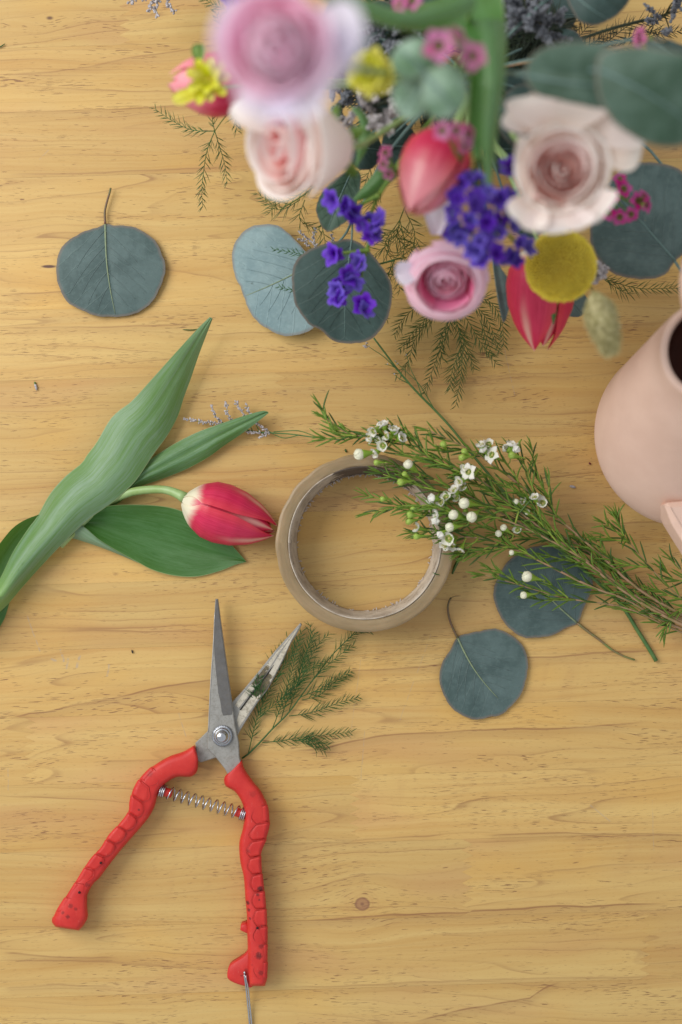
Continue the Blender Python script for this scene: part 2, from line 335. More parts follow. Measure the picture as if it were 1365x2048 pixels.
def m_core():
    g = G("cardboard_core"); p = g.pos(); X, Y, Z = g.sep(p)
    ang = g.math('ARCTAN2', Y, X)
    n = g.noise(g.comb(g.math('MULTIPLY', ang, 3.0), g.math('MULTIPLY', Z, .02), 0.0), 1, 5, .7)
    st = g.noise(g.comb(g.math('MULTIPLY', ang, 60.0), g.math('MULTIPLY', Z, .03), 0.0), 1, 3, .6)
    col = g.mix(g.ss(n, .35, .6), srgb(158, 144, 128), srgb(194, 182, 166))
    col = g.mix(g.math('MULTIPLY', g.ss(st, .5, .7), .3), col, srgb(186, 176, 162))
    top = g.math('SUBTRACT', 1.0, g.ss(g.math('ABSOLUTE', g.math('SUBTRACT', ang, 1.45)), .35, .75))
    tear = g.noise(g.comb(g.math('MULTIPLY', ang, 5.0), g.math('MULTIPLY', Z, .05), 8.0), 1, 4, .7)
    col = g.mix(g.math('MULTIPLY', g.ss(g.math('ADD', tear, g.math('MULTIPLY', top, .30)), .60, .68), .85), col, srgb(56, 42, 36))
    return g.out(g.prin(col, .7, 0, .3, g.bump(g.math('ADD', n, st), .5, 1.5)))

M = {}
M['wood'] = m_wood()
M['euc'] = m_euc("eucalyptus_leaf", srgb(70, 90, 88), srgb(90, 110, 108))
M['euc_pale'] = m_euc("eucalyptus_leaf_pale", srgb(120, 146, 150), srgb(136, 160, 162), .35)
M['euc_dark'] = m_euc("eucalyptus_leaf_dark", srgb(50, 70, 66), srgb(62, 84, 80), .3)
M['euc_green'] = m_euc("eucalyptus_leaf_green", srgb(50, 76, 58), srgb(80, 104, 90), .2)
M['euc_light'] = m_euc('eucalyptus_leaf_light', srgb(92, 126, 92), srgb(140, 166, 146), .2)
M['vein_low'] = m_plain('side_vein', (112, 130, 128), (104, 122, 120), .55, .1, .2, trans=.1)
M['vein'] = m_plain("leaf_vein", (146, 158, 120), (124, 142, 112), .55, .1, .2, trans=.1)
M['vein_dim'] = m_plain("leaf_vein_dim", (112, 138, 132), (96, 124, 120), .55, .1, .2, trans=.1)
M['petiole'] = m_plain("leaf_stalk", (110, 132, 66), (126, 96, 72), .5, .035, .2)
M['petiole_red'] = m_plain("leaf_stalk_red", (116, 72, 62), (98, 98, 58), .5, .03, .2)
M['tleaf'] = m_tleaf("tulip_leaf", (98, 138, 74), (126, 156, 124))
M['tleaf2'] = m_tleaf("tulip_leaf_smooth", (80, 122, 56), (104, 142, 104))
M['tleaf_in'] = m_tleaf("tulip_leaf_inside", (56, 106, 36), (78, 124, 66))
M['tleaf_back'] = m_tleaf("tulip_leaf_back", (118, 148, 110), (134, 160, 130))
M['tstem'] = m_plain("tulip_stem", (134, 162, 92), (150, 176, 120), .42, .03, .15)
M['tulip'] = m_tulip("tulip_petal")
M['tulip_pale'] = m_tulip("tulip_petal_pale", .75)
M['tulip_mid'] = m_tulip("tulip_petal_mid", .35)
M['rose'] = m_petal("rose_petal", (250, 176, 174), (250, 236, 230), (252, 246, 242), .28, .08)
M['rose2'] = m_petal("rose_petal_blush", (252, 204, 198), (250, 234, 226), (252, 246, 240), .28, .08)
M['ran'] = m_petal("ranunculus_petal", (252, 148, 194), (253, 234, 244), (253, 220, 238), .28, .15)
M['ran2'] = m_petal("ranunculus_petal_light", (250, 124, 170), (252, 204, 224), (252, 218, 232), .28, .15)
M['lilac'] = m_petal("lilac_petal", (226, 212, 236), (240, 234, 250), (242, 238, 252), .28, .1)
M['sepal'] = m_plain("green_sepal", (110, 140, 50), (84, 120, 44), .5, .05, .2, trans=.1)
M['yellow'] = m_petal("yellow_petal", (196, 190, 30), (226, 222, 60), (232, 228, 96), .25, .2)
M['statice'] = m_petal("statice_petal", (66, 26, 142), (92, 52, 198), (112, 74, 216), .22, .3)
M['wax_pink'] = m_petal("pink_wax_petal", (188, 74, 138), (208, 112, 164), (214, 116, 170), .22, .2)
M['wax_deep'] = m_petal("deep_pink_wax_petal", (168, 30, 110), (200, 50, 144), (208, 60, 150), .22, .2)
M['wine'] = m_plain("wine_red_centre", (110, 20, 44), None, .5, .1)
M['wax_white'] = m_petal("white_wax_petal", (222, 222, 196), (240, 238, 228), (244, 242, 236), .25, .1)
M['bud_white'] = m_plain("white_bud", (242, 238, 222), (224, 226, 186), .42, .12, .25, trans=.15)
M['bud_green'] = m_plain("green_bud", (176, 198, 96), (150, 184, 70), .42, .12, .25, trans=.15)
M['calyx'] = m_plain("green_calyx", (140, 172, 56), (118, 154, 44), .42, .1, .3, trans=.1)
M['stamen'] = m_plain("stamen", (206, 196, 120), None, .5)
M['wax_leaf'] = m_plain("wax_needle", (82, 116, 32), (112, 142, 42), .42, .05, .2, trans=.12)
M['wax_leaf2'] = m_plain("wax_needle_dark", (56, 88, 28), (76, 106, 36), .42, .05, .2, trans=.12)
M['twig'] = m_plain("pinkish_twig", (168, 132, 104), (136, 120, 72), .55, .05, .4)
M['twig_green'] = m_plain("green_twig", (140, 158, 58), (110, 136, 46), .5, .05, .3)
M['fern'] = m_plain("fern_needle", (36, 84, 30), (54, 100, 38), .5, .03, .1, trans=.12)
M['fern_olive'] = m_plain("fern_needle_olive", (68, 92, 32), (88, 108, 44), .5, .03, .1, trans=.12)
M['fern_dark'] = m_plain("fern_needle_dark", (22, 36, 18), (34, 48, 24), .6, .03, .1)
M['limo_stem'] = m_plain("statice_stem", (66, 104, 50), (88, 118, 60), .5, .05, .2)
M['limo'] = m_plain("dry_floret", (206, 200, 200), (156, 148, 150), .7, .2, .4, trans=.1)
M['limo_grey'] = m_plain("grey_floret", (130, 132, 140), (84, 90, 96), .7, .2, .4)
M['craspedia'] = m_plain("craspedia_floret", (246, 228, 84), (232, 208, 56), .6, .12, .4)
M['ball_core'] = m_plain('craspedia_core', (150, 122, 24), (130, 104, 16), .8, .1, .2)
M['bunny'] = m_plain("bunny_tail_hair", (240, 232, 186), (176, 168, 104), .7, .14, .3, trans=.3)
M['handle'] = m_handle()
M['steel'] = m_steel("blade_steel", (158, 156, 150), 0.2, 0, .5, .35)
M['steel_dark'] = m_steel("blade_facet", (104, 102, 100), .15, .95, .5, .35)
M['steel_bright'] = m_steel("blade_hollow", (206, 198, 180), .4, .38, .45, .4)
M['steel_edge'] = m_steel("blade_edge", (190, 188, 184), 0, 0, .35, .5)
M['chrome'] = m_steel("bolt_steel", (190, 192, 196), 0, 0, .18, .95)
M['groove'] = m_plain("dark_groove", (46, 42, 36), None, .8)
M['groove_shade'] = m_plain('moulded_groove_shade', (184, 38, 34), (172, 34, 30), .6, .1)  # darker red painted in for the thin shadow of the grip grooves
M['tape'] = m_tape()
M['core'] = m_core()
M['paper'] = m_plain("torn_paper", (206, 196, 188), (180, 170, 164), .8, .2, .5)
M['pitcher'] = m_plain("pink_glaze", (222, 190, 172), (214, 181, 163), .52, .01, .02, spec=.3)
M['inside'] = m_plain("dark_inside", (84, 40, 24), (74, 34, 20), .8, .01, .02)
M['crumb'] = m_plain("dark_crumb", (60, 52, 44), None, .8)
M['hole'] = m_plain("dark_hole", (60, 8, 8), None, .8)

# ------------------------------------------------------------------ mesh helpers
def cr(pts, n, closed=False):
    """Catmull-Rom resample to n points, even in arc length"""
    P = np.array(pts, float)
    if closed: Q = np.vstack([P[-1], P, P[0], P[1]])
    else: Q = np.vstack([2*P[0]-P[1], P, 2*P[-1]-P[-2]])
    out = []
    for i in range(1, len(Q)-2):
        t = np.linspace(0, 1, 12, endpoint=False)[:, None]
        p0, p1, p2, p3 = Q[i-1], Q[i], Q[i+1], Q[i+2]
        out.append(.5*((2*p1)+(-p0+p2)*t+(2*p0-5*p1+4*p2-p3)*t**2+(-p0+3*p1-3*p2+p3)*t**3))
    out = np.vstack(out+[Q[-2][None]])
    d = np.r_[0, np.cumsum(np.linalg.norm(np.diff(out, axis=0), axis=1))]
    s = np.linspace(0, d[-1], n+1 if closed else n)
    r = np.stack([np.interp(s, d, out[:, k]) for k in range(P.shape[1])], 1)
    return r[:-1] if closed else r

class MB:
    def __init__(s): s.v = []; s.f = []; s.c = []; s.n = 0
    def add(s, verts, faces, col=(0.5, 0.5, 0.5)):
        verts = np.asarray(verts, float).reshape(-1, 3)
        s.v.append(verts)
        col = np.asarray(col, float)
        s.c.append(np.tile(col, (len(verts), 1)) if col.ndim == 1 else col.reshape(-1, 3))
        b = s.n
        s.f += [tuple(i+b for i in f) for f in faces]
        s.n += len(verts)
    def grid(s, P, col=None, closeu=False, closev=False):
        P = np.asarray(P, float); n, m = P.shape[:2]
        if col is None:
            u, v = np.meshgrid(np.linspace(0, 1, n), np.linspace(0, 1, m), indexing='ij')
            col = np.stack([u, v, np.full_like(u, .5)], -1)
        elif np.ndim(col) == 0:
            u, v = np.meshgrid(np.linspace(0, 1, n), np.linspace(0, 1, m), indexing='ij')
            col = np.stack([u, v, np.full_like(u, float(col))], -1)
        F = []
        for i in range(n if closeu else n-1):
            for j in range(m if closev else m-1):
                F.append((i*m+j, ((i+1) % n)*m+j, ((i+1) % n)*m+(j+1) % m, i*m+(j+1) % m))
        s.add(P.reshape(-1, 3), F, np.asarray(col).reshape(-1, 3))
    def tube(s, path, r, sides=6, rnd=.5, cap=True):
        P = np.asarray(path, float); n = len(P)
        r = np.broadcast_to(np.asarray(r, float), (n,)) if np.ndim(r) < 2 else r
        tg = np.gradient(P, axis=0); tg /= np.linalg.norm(tg, axis=1)[:, None]+1e-9
        up = np.array([0, 0, 1.0]) if abs(tg[0][2]) < .9 else np.array([1.0, 0, 0])
        a = np.cross(tg[0], up); a /= np.linalg.norm(a)
        V = []
        th = np.arange(sides)/sides*2*math.pi
        for i in range(n):
            a = a-tg[i]*a.dot(tg[i]); a /= np.linalg.norm(a)+1e-9
            b = np.cross(tg[i], a)
            V.append(P[i]+r[i]*(np.cos(th)[:, None]*a+np.sin(th)[:, None]*b))
        V = np.array(V); base = s.n
        uu = np.repeat(np.linspace(0, 1, n), sides)
        col = np.stack([uu, np.tile(np.arange(sides)/sides, n), np.full(n*sides, rnd)], 1)
        F = []
        for i in range(n-1):
            for j in range(sides):
                F.append((i*sides+j, i*sides+(j+1) % sides, (i+1)*sides+(j+1) % sides, (i+1)*sides+j))
        if cap:
            F.append(tuple(range(sides-1, -1, -1))); F.append(tuple((n-1)*sides+j for j in range(sides)))
        s.add(V.reshape(-1, 3), F, col)
    def ball(s, c, r, n=8, m=6, axis=None, sc=(1, 1, 1), rnd=.5):
        th = np.arange(n)/n*2*math.pi; ph = np.linspace(0, math.pi, m+1)
        V = []; 
        A = frame(axis if axis is not None else (0, 0, 1))
        for p in ph:
            for t in th:
                l = np.array([math.sin(p)*math.cos(t)*sc[0], math.sin(p)*math.sin(t)*sc[1], math.cos(p)*sc[2]])*r
                V.append(np.asarray(c)+A@l)
        F = [(i*n+j, (i+1)*n+j, (i+1)*n+(j+1) % n, i*n+(j+1) % n) for i in range(m) for j in range(n)]
        uu = np.repeat(np.linspace(0, 1, m+1), n)
        s.add(V, F, np.stack([uu, np.tile(np.arange(n)/n, m+1), np.full(n*(m+1), rnd)], 1))
    def prism(s, poly, z0, z1, bevel=0.0, rnd=.5, zf=None):
        """polygon in (x,y) extruded z0..z1 with a small chamfer round the top"""
        P = np.array(poly, float); n = len(P)
        area_ = np.sum(P[:, 0]*np.roll(P[:, 1], -1)-np.roll(P[:, 0], -1)*P[:, 1])
        if area_ < 0: P = P[::-1]
        rings = [(0, z0)]
        if bevel: rings += [(0, z1-bevel), (bevel, z1)]
        else: rings += [(0, z1)]
        e = np.roll(P, -1, 0)-P; e /= np.linalg.norm(e, axis=1)[:, None]+1e-9
        nin = np.stack([-e[:, 1], e[:, 0]], 1); nv = nin+np.roll(nin, 1, 0); nv /= np.linalg.norm(nv, axis=1)[:, None]+1e-9
        V = []
        for o, z in rings:
            Q = P+nv*o
            V.append(np.c_[Q, np.full(n, z) if zf is None or z == z0 else zf(Q)+(z-z1)])
        F = []
        for k in range(len(rings)-1):
            for j in range(n): F.append((k*n+j, (k+1)*n+j, (k+1)*n+(j+1) % n, k*n+(j+1) % n))
        F.append(tuple((len(rings)-1)*n+j for j in range(n-1, -1, -1)))
        F.append(tuple(range(n)))
        V = np.vstack(V)
        c = np.c_[(V[:, 1]-P[:, 1].min())/(np.ptp(P[:, 1])+1e-9), (V[:, 0]-P[:, 0].min())/(np.ptp(P[:, 0])+1e-9), np.full(len(V), rnd)]
        s.add(V, F, c)
    def mesh(s, name, base=None, smooth=True, local=False):
        V = np.vstack(s.v); Cc = np.vstack(s.c)
        if local: X = V
        else:
            X = np.c_[(V[:, 0]-NX)*S, -(V[:, 1]-NY)*S, V[:, 2]*S]
            if base is not None: X = X-np.array(base)
        me = bpy.data.meshes.new(name)
        me.from_pydata(X.tolist(), [], s.f if local else [f[::-1] for f in s.f])
        a = me.color_attributes.new('Col', 'FLOAT_COLOR', 'POINT')
        a.data.foreach_set('color', np.c_[Cc, np.ones(len(Cc))].astype(np.float32).ravel())
        if smooth: me.polygons.foreach_set('use_smooth', np.ones(len(me.polygons), bool))
        me.update()
        return me

def frame(axis, hint=None):
    z = np.asarray(axis, float); z = z/np.linalg.norm(z)
    h = np.asarray(hint, float) if hint is not None else (np.array([0, 0, 1.0]) if abs(z[2]) < .9 else np.array([0, 1.0, 0]))
    x = np.cross(h, z); x /= np.linalg.norm(x); y = np.cross(z, x)
    return np.stack([x, y, z], 1)

WM = {}
def thing(name, label, cat, base, group=None):
    o = bpy.data.objects.new(name, None); C.objects.link(o); o.empty_display_size = .01
    o.location = W(base); WM[o.name] = Matrix.Translation(W(base))
    o['label'] = label; o['category'] = cat
    if group: o['group'] = group
    return o
def put(name, mesh, mat, parent, world=None, stuff=False, label=None):
    if mat is not None and not mesh.materials: mesh.materials.append(mat)
    o = bpy.data.objects.new(name, mesh); C.objects.link(o)
    wm = world if world is not None else Matrix.Identity(4)
    if parent is not None:
        o.parent = parent
        if world is None: wm = Matrix.Translation(WM[parent.name].to_translation())
        o.matrix_basis = WM[parent.name].inverted() @ wm
    else: o.matrix_basis = wm
    WM[o.name] = wm
    if stuff: o['kind'] = 'stuff'
    if label: o['label'] = label
    return o
def part(name, mb, mat, parent, smooth=True, stuff=False, label=None):
    b = WM[parent.name].to_translation()
    return put(name, mb.mesh(name, b, smooth), mat, parent, None, stuff, label)
def at(p, axis, size=1.0, hint=None, roll=0.0, sc=None):
    """world matrix for a template in u, local z along axis"""
    z = D(axis); h = Vector((0, 0, 1)) if abs(z.z) < .95 else Vector((0, 1, 0))
    x = h.cross(z).normalized(); y = z.cross(x)
    R3 = Matrix((x, y, z)).transposed() @ Matrix.Rotation(roll, 3, 'Z')
    m = R3.to_4x4() @ Matrix.Diagonal((S*size*(sc[0] if sc else 1), S*size*(sc[1] if sc else 1), S*size*(sc[2] if sc else 1), 1))
    return Matrix.Translation(W(p)) @ m

# ------------------------------------------------------------------ tabletop of finger-jointed planks
top = bpy.data.objects.new('tabletop', None); C.objects.link(top); top['kind'] = 'structure'
WM[top.name] = Matrix.Identity(4)
b = MB(); b.prism([(-900, -900), (2300, -900), (2300, 2900), (-900, 2900)], -60, -2.0)
part('base_board', b, M['crumb'], top, False)
seams = [-860, -700, -560, -420, -300, -165, -38, 97, 225, 357, 490, 622, 762, 905, 1042, 1172, 1303, 1437, 1572, 1706, 1860, 1997, 2130, 2270, 2420, 2560, 2700, 2880]
joints = {5: [240], 6: [250, 1010], 7: [], 8: [930], 9: [620], 10: [-50], 11: [900], 12: [560, 1240], 13: [800], 14: [430], 15: [1060], 16: [525], 17: [60], 18: [710], 19: [935], 20: [1290], 21: [-100], 22: [1100]}
sl = -.03
for i in range(len(seams)-1):
    ya, yb = seams[i]+.10, seams[i+1]-.10
    xs = [-880]+sorted(joints.get(i, [R.uniform(0, 1300)]))+[2280]
    nt = 7; pitch = (yb-ya)/nt/2
    def edge(x, gap):
        pts = []
        for k in range(nt*2+1):
            y = ya+k*pitch
            pts.append((x+(11 if k % 2 else -11)+gap, y))
        return pts
    for j in range(len(xs)-1):
        L = [(xs[0], ya), (xs[0], yb)] if j == 0 else edge(xs[j], .08)
        Rr = [(xs[-1], ya), (xs[-1], yb)] if j == len(xs)-2 else edge(xs[j+1], -.08)
        poly = L+Rr[::-1]
        poly = [(x, y+sl*x) for x, y in poly]
        b = MB(); b.prism(poly, -40, R.uniform(-.12, .0))
        part('plank', b, M['wood'], top, False)

# ------------------------------------------------------------------ leaves
def round_leaf(parent, outline, z=3.0, dome=4.0, mat='euc', basept=None, tip=None, vein='vein', tilt=None, curl=0.0, seed=0, side=True, name='leaf', vr=1.7):
    """outline in photo units at height z; polar patch with a raised midrib"""
    rr = random.Random(seed)
    O = cr(outline, 72, True); c = O.mean(0)
    wob_ = np.array([.5*math.sin(k*.9+seed)+.45*math.sin(k*2.3+2*seed)+rr.uniform(-.35, .35) for k in range(72)]); O = c+(O-c)*(1+wob_/np.linalg.norm(O-c, axis=1))[:, None]
    zf0 = tilt if tilt else (lambda x, y: z)
    bp = np.array(basept if basept is not None else outline[0], float); tp = np.array(tip if tip is not None else outline[len(outline)//2], float)
    ax = tp-bp; L = np.linalg.norm(ax); ax /= L; nx = np.array([-ax[1], ax[0]])
    rad = np.linalg.norm(O-c, axis=1).max()
    ph = rr.uniform(0, 6)
    def zf(x, y):
        q = np.array([x, y])-c; r = np.linalg.norm(q)/rad
        a = math.atan2(q[1], q[0])
        d = abs(q.dot(nx))/rad
        return zf0(x, y)+dome*(1-r*r)-curl*r**3*(.6+.4*math.sin(2*a+ph))+dome*.5*math.sin(3*a+ph)*r*r*.5+d*dome*.7-1.2*math.exp(-(d*14)**2)
    n = 14
    P = []; Cc = []
    for i in range(n+1):
        f = (i/n)**.85
        row = []; rc = []
        for o in O:
            x, y = c+(o-c)*max(f, .004)
            row.append(T(x, y, max(1.2, zf(x, y))))
            q = np.array([x, y])-bp
            rc.append((q.dot(ax)/L, .5+.5*q.dot(nx)/rad, f))
        P.append(row); Cc.append(rc)
    mb = MB(); mb.grid(P, np.array(Cc), closev=True)
    # thin edge folded under, so the blade has thickness
    E = np.array(P[-1]); E2 = E.copy(); E2[:, 2] = np.maximum(.5, E2[:, 2]-1.6)
    mb.grid([E, E2], .97, closev=True)
    lf = part(name, mb, M[mat], parent)
    vb = MB()
    bend = rr.uniform(-.06, .06)
    def on(u, v):
        q = bp+ax*u*L+nx*(v*L+bend*L*math.sin(u*math.pi)); return T(q[0], q[1], max(1.4, zf(q[0], q[1]))+.5)
    path = [on(u, 0) for u in np.linspace(0, .97, 16)]
    vb.tube(path, np.linspace(vr*1.25, vr*.3, 16), 6)
    part('midrib', vb, M[vein], lf)
    if side:
        sb = MB()
        for k in range(5):
            for sg in (-1, 1):
                u0 = .06+.155*k+rr.uniform(-.02, .02); ln = (.40, .44, .38, .30, .18)[k]*rr.uniform(.85, 1.05)
                pp = [on(u0+.34*t*ln/.42+.10*t*t, sg*t*ln*.95) for t in np.linspace(0, 1, 9)]
                sb.tube(pp, np.linspace(.62, .2, 9), 4)
        part('side_veins', sb, M['vein_low'] if mat == 'euc' else M[mat], lf, stuff=False)
    return lf
def stalk(parent, pts, r0, r1, mat, name='stalk', zs=None, n=14, sides=8):
    q = [T(p[0], p[1], p[2] if len(p) > 2 else 4) for p in pts]
    mb = MB(); mb.tube(cr(q, n), np.linspace(r0, r1, n), sides)
    return part(name, mb, M[mat], parent)

t = thing('eucalyptus_leaf', 'round blue-grey eucalyptus leaf with upright reddish stalk, alone left of the bouquet', 'leaf', (222, 545, 0), 'loose eucalyptus leaves on the table')
A_ = [(211,447),(225,450),(246,451),(271,455),(292,466),(313,485),(325,510),(331,531),(327,559),(315,587),(299,609),(278,624),(253,631),(229,634),(197,632),(169,623),(137,605),(121,580),(114,552),(114,524),(121,500),(141,478),(169,463),(193,456)]
round_leaf(t, A_, 6, 7, 'euc', (211,447), (232,633), seed=3)
stalk(t, [(211,448,8),(210,425,8),(214,405,9),(219,388,10),(222,376,11)], 2.4, 2.0, 'petiole_red')
t = thing('eucalyptus_leaf', 'round dark eucalyptus leaf with curled reddish stalk, lying clear of the waxflowers', 'leaf', (965, 1345, 0), 'loose eucalyptus leaves on the table')
E_ = [(915,1274),(936,1268),(964,1261),(992,1258),(1020,1268),(1043,1288),(1055,1313),(1055,1346),(1048,1375),(1032,1403),(1004,1428),(981,1434),(956,1439),(931,1434),(908,1419),(891,1397),(881,1369),(880,1341),(889,1318),(900,1302)]
round_leaf(t, E_, 5, 6, 'euc', (915,1274), (1000,1400), seed=5)
stalk(t, [(915,1275,7),(906,1256,7),(899,1236,8),(896,1215,9),(899,1202,10),(903,1195,10)], 2.4, 1.9, 'petiole_red')
stalk(t, [(902,1196,10),(910,1193,11),(922,1192,12)], .7, .3, 'petiole_red', n=6, sides=4, name='stalk_fibre')
t = thing('eucalyptus_leaf', 'dark eucalyptus leaf partly under the white waxflower sprigs, green stalk pointing down right', 'leaf', (1085, 1180, 0), 'loose eucalyptus leaves on the table')
C_ = [(1156,1247),(1138,1254),(1108,1269),(1079,1275),(1046,1274),(1019,1257),(999,1228),(988,1198),(991,1168),(1005,1139),(1025,1115),(1058,1097),(1094,1090),(1126,1100),(1162,1124),(1180,1145),(1186,1168),(1178,1195),(1165,1222),(1159,1240)]
round_leaf(t, C_, 5, 6, 'euc', (1156,1247), (1040,1120), seed=8)
stalk(t, [(1155,1246,7),(1178,1264,6),(1200,1280,6),(1222,1298,5),(1245,1311,5),(1270,1320,4)], 3.0, 1.6, 'petiole')

# ------------------------------------------------------------------ strips: blades traced by two edges
def strip(parent, A, B, zA, zB, arch, mat, n=48, m=17, name='leaf', ripple=0.0, seed=0, keel=0.0, ret=False):
    a = cr(A, n); c = cr(B, n); rr = random.Random(seed); ph = rr.uniform(0, 6)
    zA = np.interp(np.linspace(0, 1, n), np.linspace(0, 1, len(zA)), zA); zB = np.interp(np.linspace(0, 1, n), np.linspace(0, 1, len(zB)), zB)
    arch = np.interp(np.linspace(0, 1, n), np.linspace(0, 1, len(arch)), arch)
    P = []
    for i in range(n):
        row = []
        for j in range(m):
            v = j/(m-1)
            x, y = a[i]*(1-v)+c[i]*v
            z = zA[i]*(1-v)+zB[i]*v+arch[i]*math.sin(math.pi*v)-keel*math.exp(-((v-.5)*9)**2)+ripple*math.sin(i*.35+ph)*(2*v-1)**2*(1 if v > .5 else -.7)
            row.append(T(x, y, max(z, 1.0)))
        P.append(row)
    mb = MB(); mb.grid(P, rr.uniform(0, 9))
    if ret: return mb
    return part(name, mb, M[mat], parent)

# ------------------------------------------------------------------ tulip heads
def prof(t, pts): return float(np.interp(t, [p[0] for p in pts], [p[1] for p in pts]))
def tulip_head(parent, base, axis, L, Rm, spread=0.0, roll=0.0, mat='tulip', hint=None, seed=1, name='petal'):
    F = frame(axis, hint); rr = random.Random(seed)
    pr = [(0, .16), (.05, .42), (.14, .72), (.28, .95), (.42, 1.0), (.6, .92), (.78, .70), (.9, .46), (1, .20)]
    for k in range(6):
        outer = k % 2 == 0
        phi = roll+k*math.pi/3+rr.uniform(-.06, .06)
        P = []; Cc = []
        n, m = 26, 15
        Lk = L*(1.0 if outer else .96)*rr.uniform(.97, 1.02)
        for i in range(n):
            tt = i/(n-1); row = []; rc = []
            wmax = 1.02 if outer else .95
            wd = wmax*(min(1, .5+tt*2.6))*(.16+.84*(max(0.0, 1-max(0, (tt-.45)/.55)**2.6))**.6)
            rad = Rm*prof(tt, pr)*(1.03 if outer else .93)
            for j in range(m):
                a = 2*j/(m-1)-1
                ang = phi+a*wd
                r2 = rad*(1+.05*abs(a)**3*(1 if outer else -.3))+spread*tt*tt*Rm-.02*Rm*math.exp(-(a*5)**2)
                h = Lk*(tt-.02*abs(a)**2*tt)
                row.append(np.asarray(base)+F@np.array([r2*math.cos(ang), r2*math.sin(ang), h]))
                rc.append((tt, j/(m-1), k*1.7+seed))
            P.append(row); Cc.append(rc)
        mb = MB(); mb.grid(P, np.array(Cc)); part(name, mb, M[mat], parent)

t = thing('tulip', 'cut red tulip lying on the table, long green leaves trailing off the left edge', 'tulip', (230, 980, 0), 'red tulips')
L1a = [(-60,1240),(-20,1185),(0,1158),(26,1105),(57,1057),(75,1033),(101,987),(132,952),(163,927),(176,908),(193,886),(220,840),(240,820),(264,802),(308,754),(352,705),(396,657),(420,634)]
L1b = [(-60,1300),(-20,1248),(0,1224),(18,1207),(44,1176),(88,1127),(132,1081),(176,1040),(220,1009),(246,987),(273,960),(308,908),(334,873),(356,833),(369,793),(382,758),(400,705),(426,637)]
strip(t, L1a, L1b, [30,26,24,20,24,40,60,70,60], [22,22,30,40,40,30,24,34,60], [34,36,34,30,22,16,12,8,2], 'tleaf', 70, 25, ripple=1.5, seed=2, keel=1.5)
strip(t, [(200,1010),(246,975),(280,935),(308,914),(352,886),(396,864),(440,848),(484,833),(523,822),(536,823)],
      [(200,1030),(246,1000),(265,983),(281,973),(325,958),(374,938),(418,914),(448,892),(492,862),(538,826)], [14,14,14,16,20,26,30,32], [14,12,10,10,14,20,26,32], [10,14,16,14,10,8,6,1], 'tleaf2', 50, 15, ripple=2, seed=6, keel=4)
strip(t, [(100,1075),(140,1055),(163,1044),(185,1026),(211,1013),(264,1009),(330,1013),(374,1026),(415,1050),(457,1084),(480,1108),(492,1122)],
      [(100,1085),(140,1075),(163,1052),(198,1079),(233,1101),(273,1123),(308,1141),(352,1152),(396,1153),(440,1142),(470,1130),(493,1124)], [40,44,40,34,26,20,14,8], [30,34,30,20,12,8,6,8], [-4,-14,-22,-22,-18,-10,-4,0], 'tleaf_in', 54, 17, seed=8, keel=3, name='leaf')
strip(t, [(150,1052),(163,1049),(198,1078),(233,1100),(262,1117),(280,1126)], [(120,1090),(141,1077),(170,1084),(205,1096),(245,1112),(280,1127)], [34,30,26,20,12,9], [22,18,16,14,10,8], [6,6,5,4,2,0], 'tleaf_back', 30, 9, seed=9, name='leaf_fold')
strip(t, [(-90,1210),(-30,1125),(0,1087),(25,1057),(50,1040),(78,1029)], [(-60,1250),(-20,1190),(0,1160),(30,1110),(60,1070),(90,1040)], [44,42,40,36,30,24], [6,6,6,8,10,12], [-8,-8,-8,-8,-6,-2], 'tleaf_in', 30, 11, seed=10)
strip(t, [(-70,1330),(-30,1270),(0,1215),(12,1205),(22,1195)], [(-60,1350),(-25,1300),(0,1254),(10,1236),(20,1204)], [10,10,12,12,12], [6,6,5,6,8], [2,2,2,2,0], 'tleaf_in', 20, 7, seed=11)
mb = MB(); mb.tube(cr([T(120,1090,24),T(190,1020,26),T(246,990,28),T(281,981,32),T(325,979,40),T(352,986,48),T(372,997,56)], 24), np.r_[np.linspace(9, 8, 20), [8.4, 9, 10, 12]], 12)
part('stem', mb, M['tstem'], t)
b0 = T(366, 1001, 58); b1 = T(550, 1062, 44); L_ = np.linalg.norm(b1-b0)
tulip_head(t, b0, b1-b0, L_, 58, roll=.62, seed=5)
# drops on the sheath
mb = MB()
for (x, y, r) in ((4,1196,3.2),(46,1128,2.0),(38,1140,1.6)): mb.ball(T(x, y, 58), r, 8, 5)
g = G("water_drop"); M['drop'] = g.out(g.prin((1,1,1), .03, 0, .5, None, **{'Transmission Weight': 1.0, 'IOR': 1.33}))
part('water_drop', mb, M['drop'], t)

# ------------------------------------------------------------------ tape roll
cx, cy = T(730, 1086, 90)[:2]; ht = 90.0; kk = 1-ht/H
ro, ri, rc_ = 179*kk, 153.5*kk, 149.5*kk
t = thing('tape_roll', 'brownish clear roll of parcel tape lying flat, the waxflowers resting on its right side', 'tape', (cx, cy, 0))
def ring(parent, name, prof_, mat, n=128, wob=0.0, seed=0, poly=0.0):
    rr = random.Random(seed); ph = [rr.uniform(0, 6) for _ in range(4)]
    P = []
    for i in range(n):
        a = 2*math.pi*i/n; row = []
        for (r, z) in prof_:
            wv = wob*(math.sin(3*a+ph[0])+.6*math.sin(7*a+ph[1])+.4*math.sin(17*a+ph[2]))
            fl = 0
            if poly and math.pi*.9 < a < math.pi*1.55: fl = -poly*(1-abs(math.cos(a*9)))
            row.append((cx+(r+wv+fl)*math.cos(a), cy+(r+wv+fl)*math.sin(a), z))
        P.append(row)
    mb = MB(); mb.grid(P, closeu=True, closev=True)
    return part(name, mb, M[mat], parent)
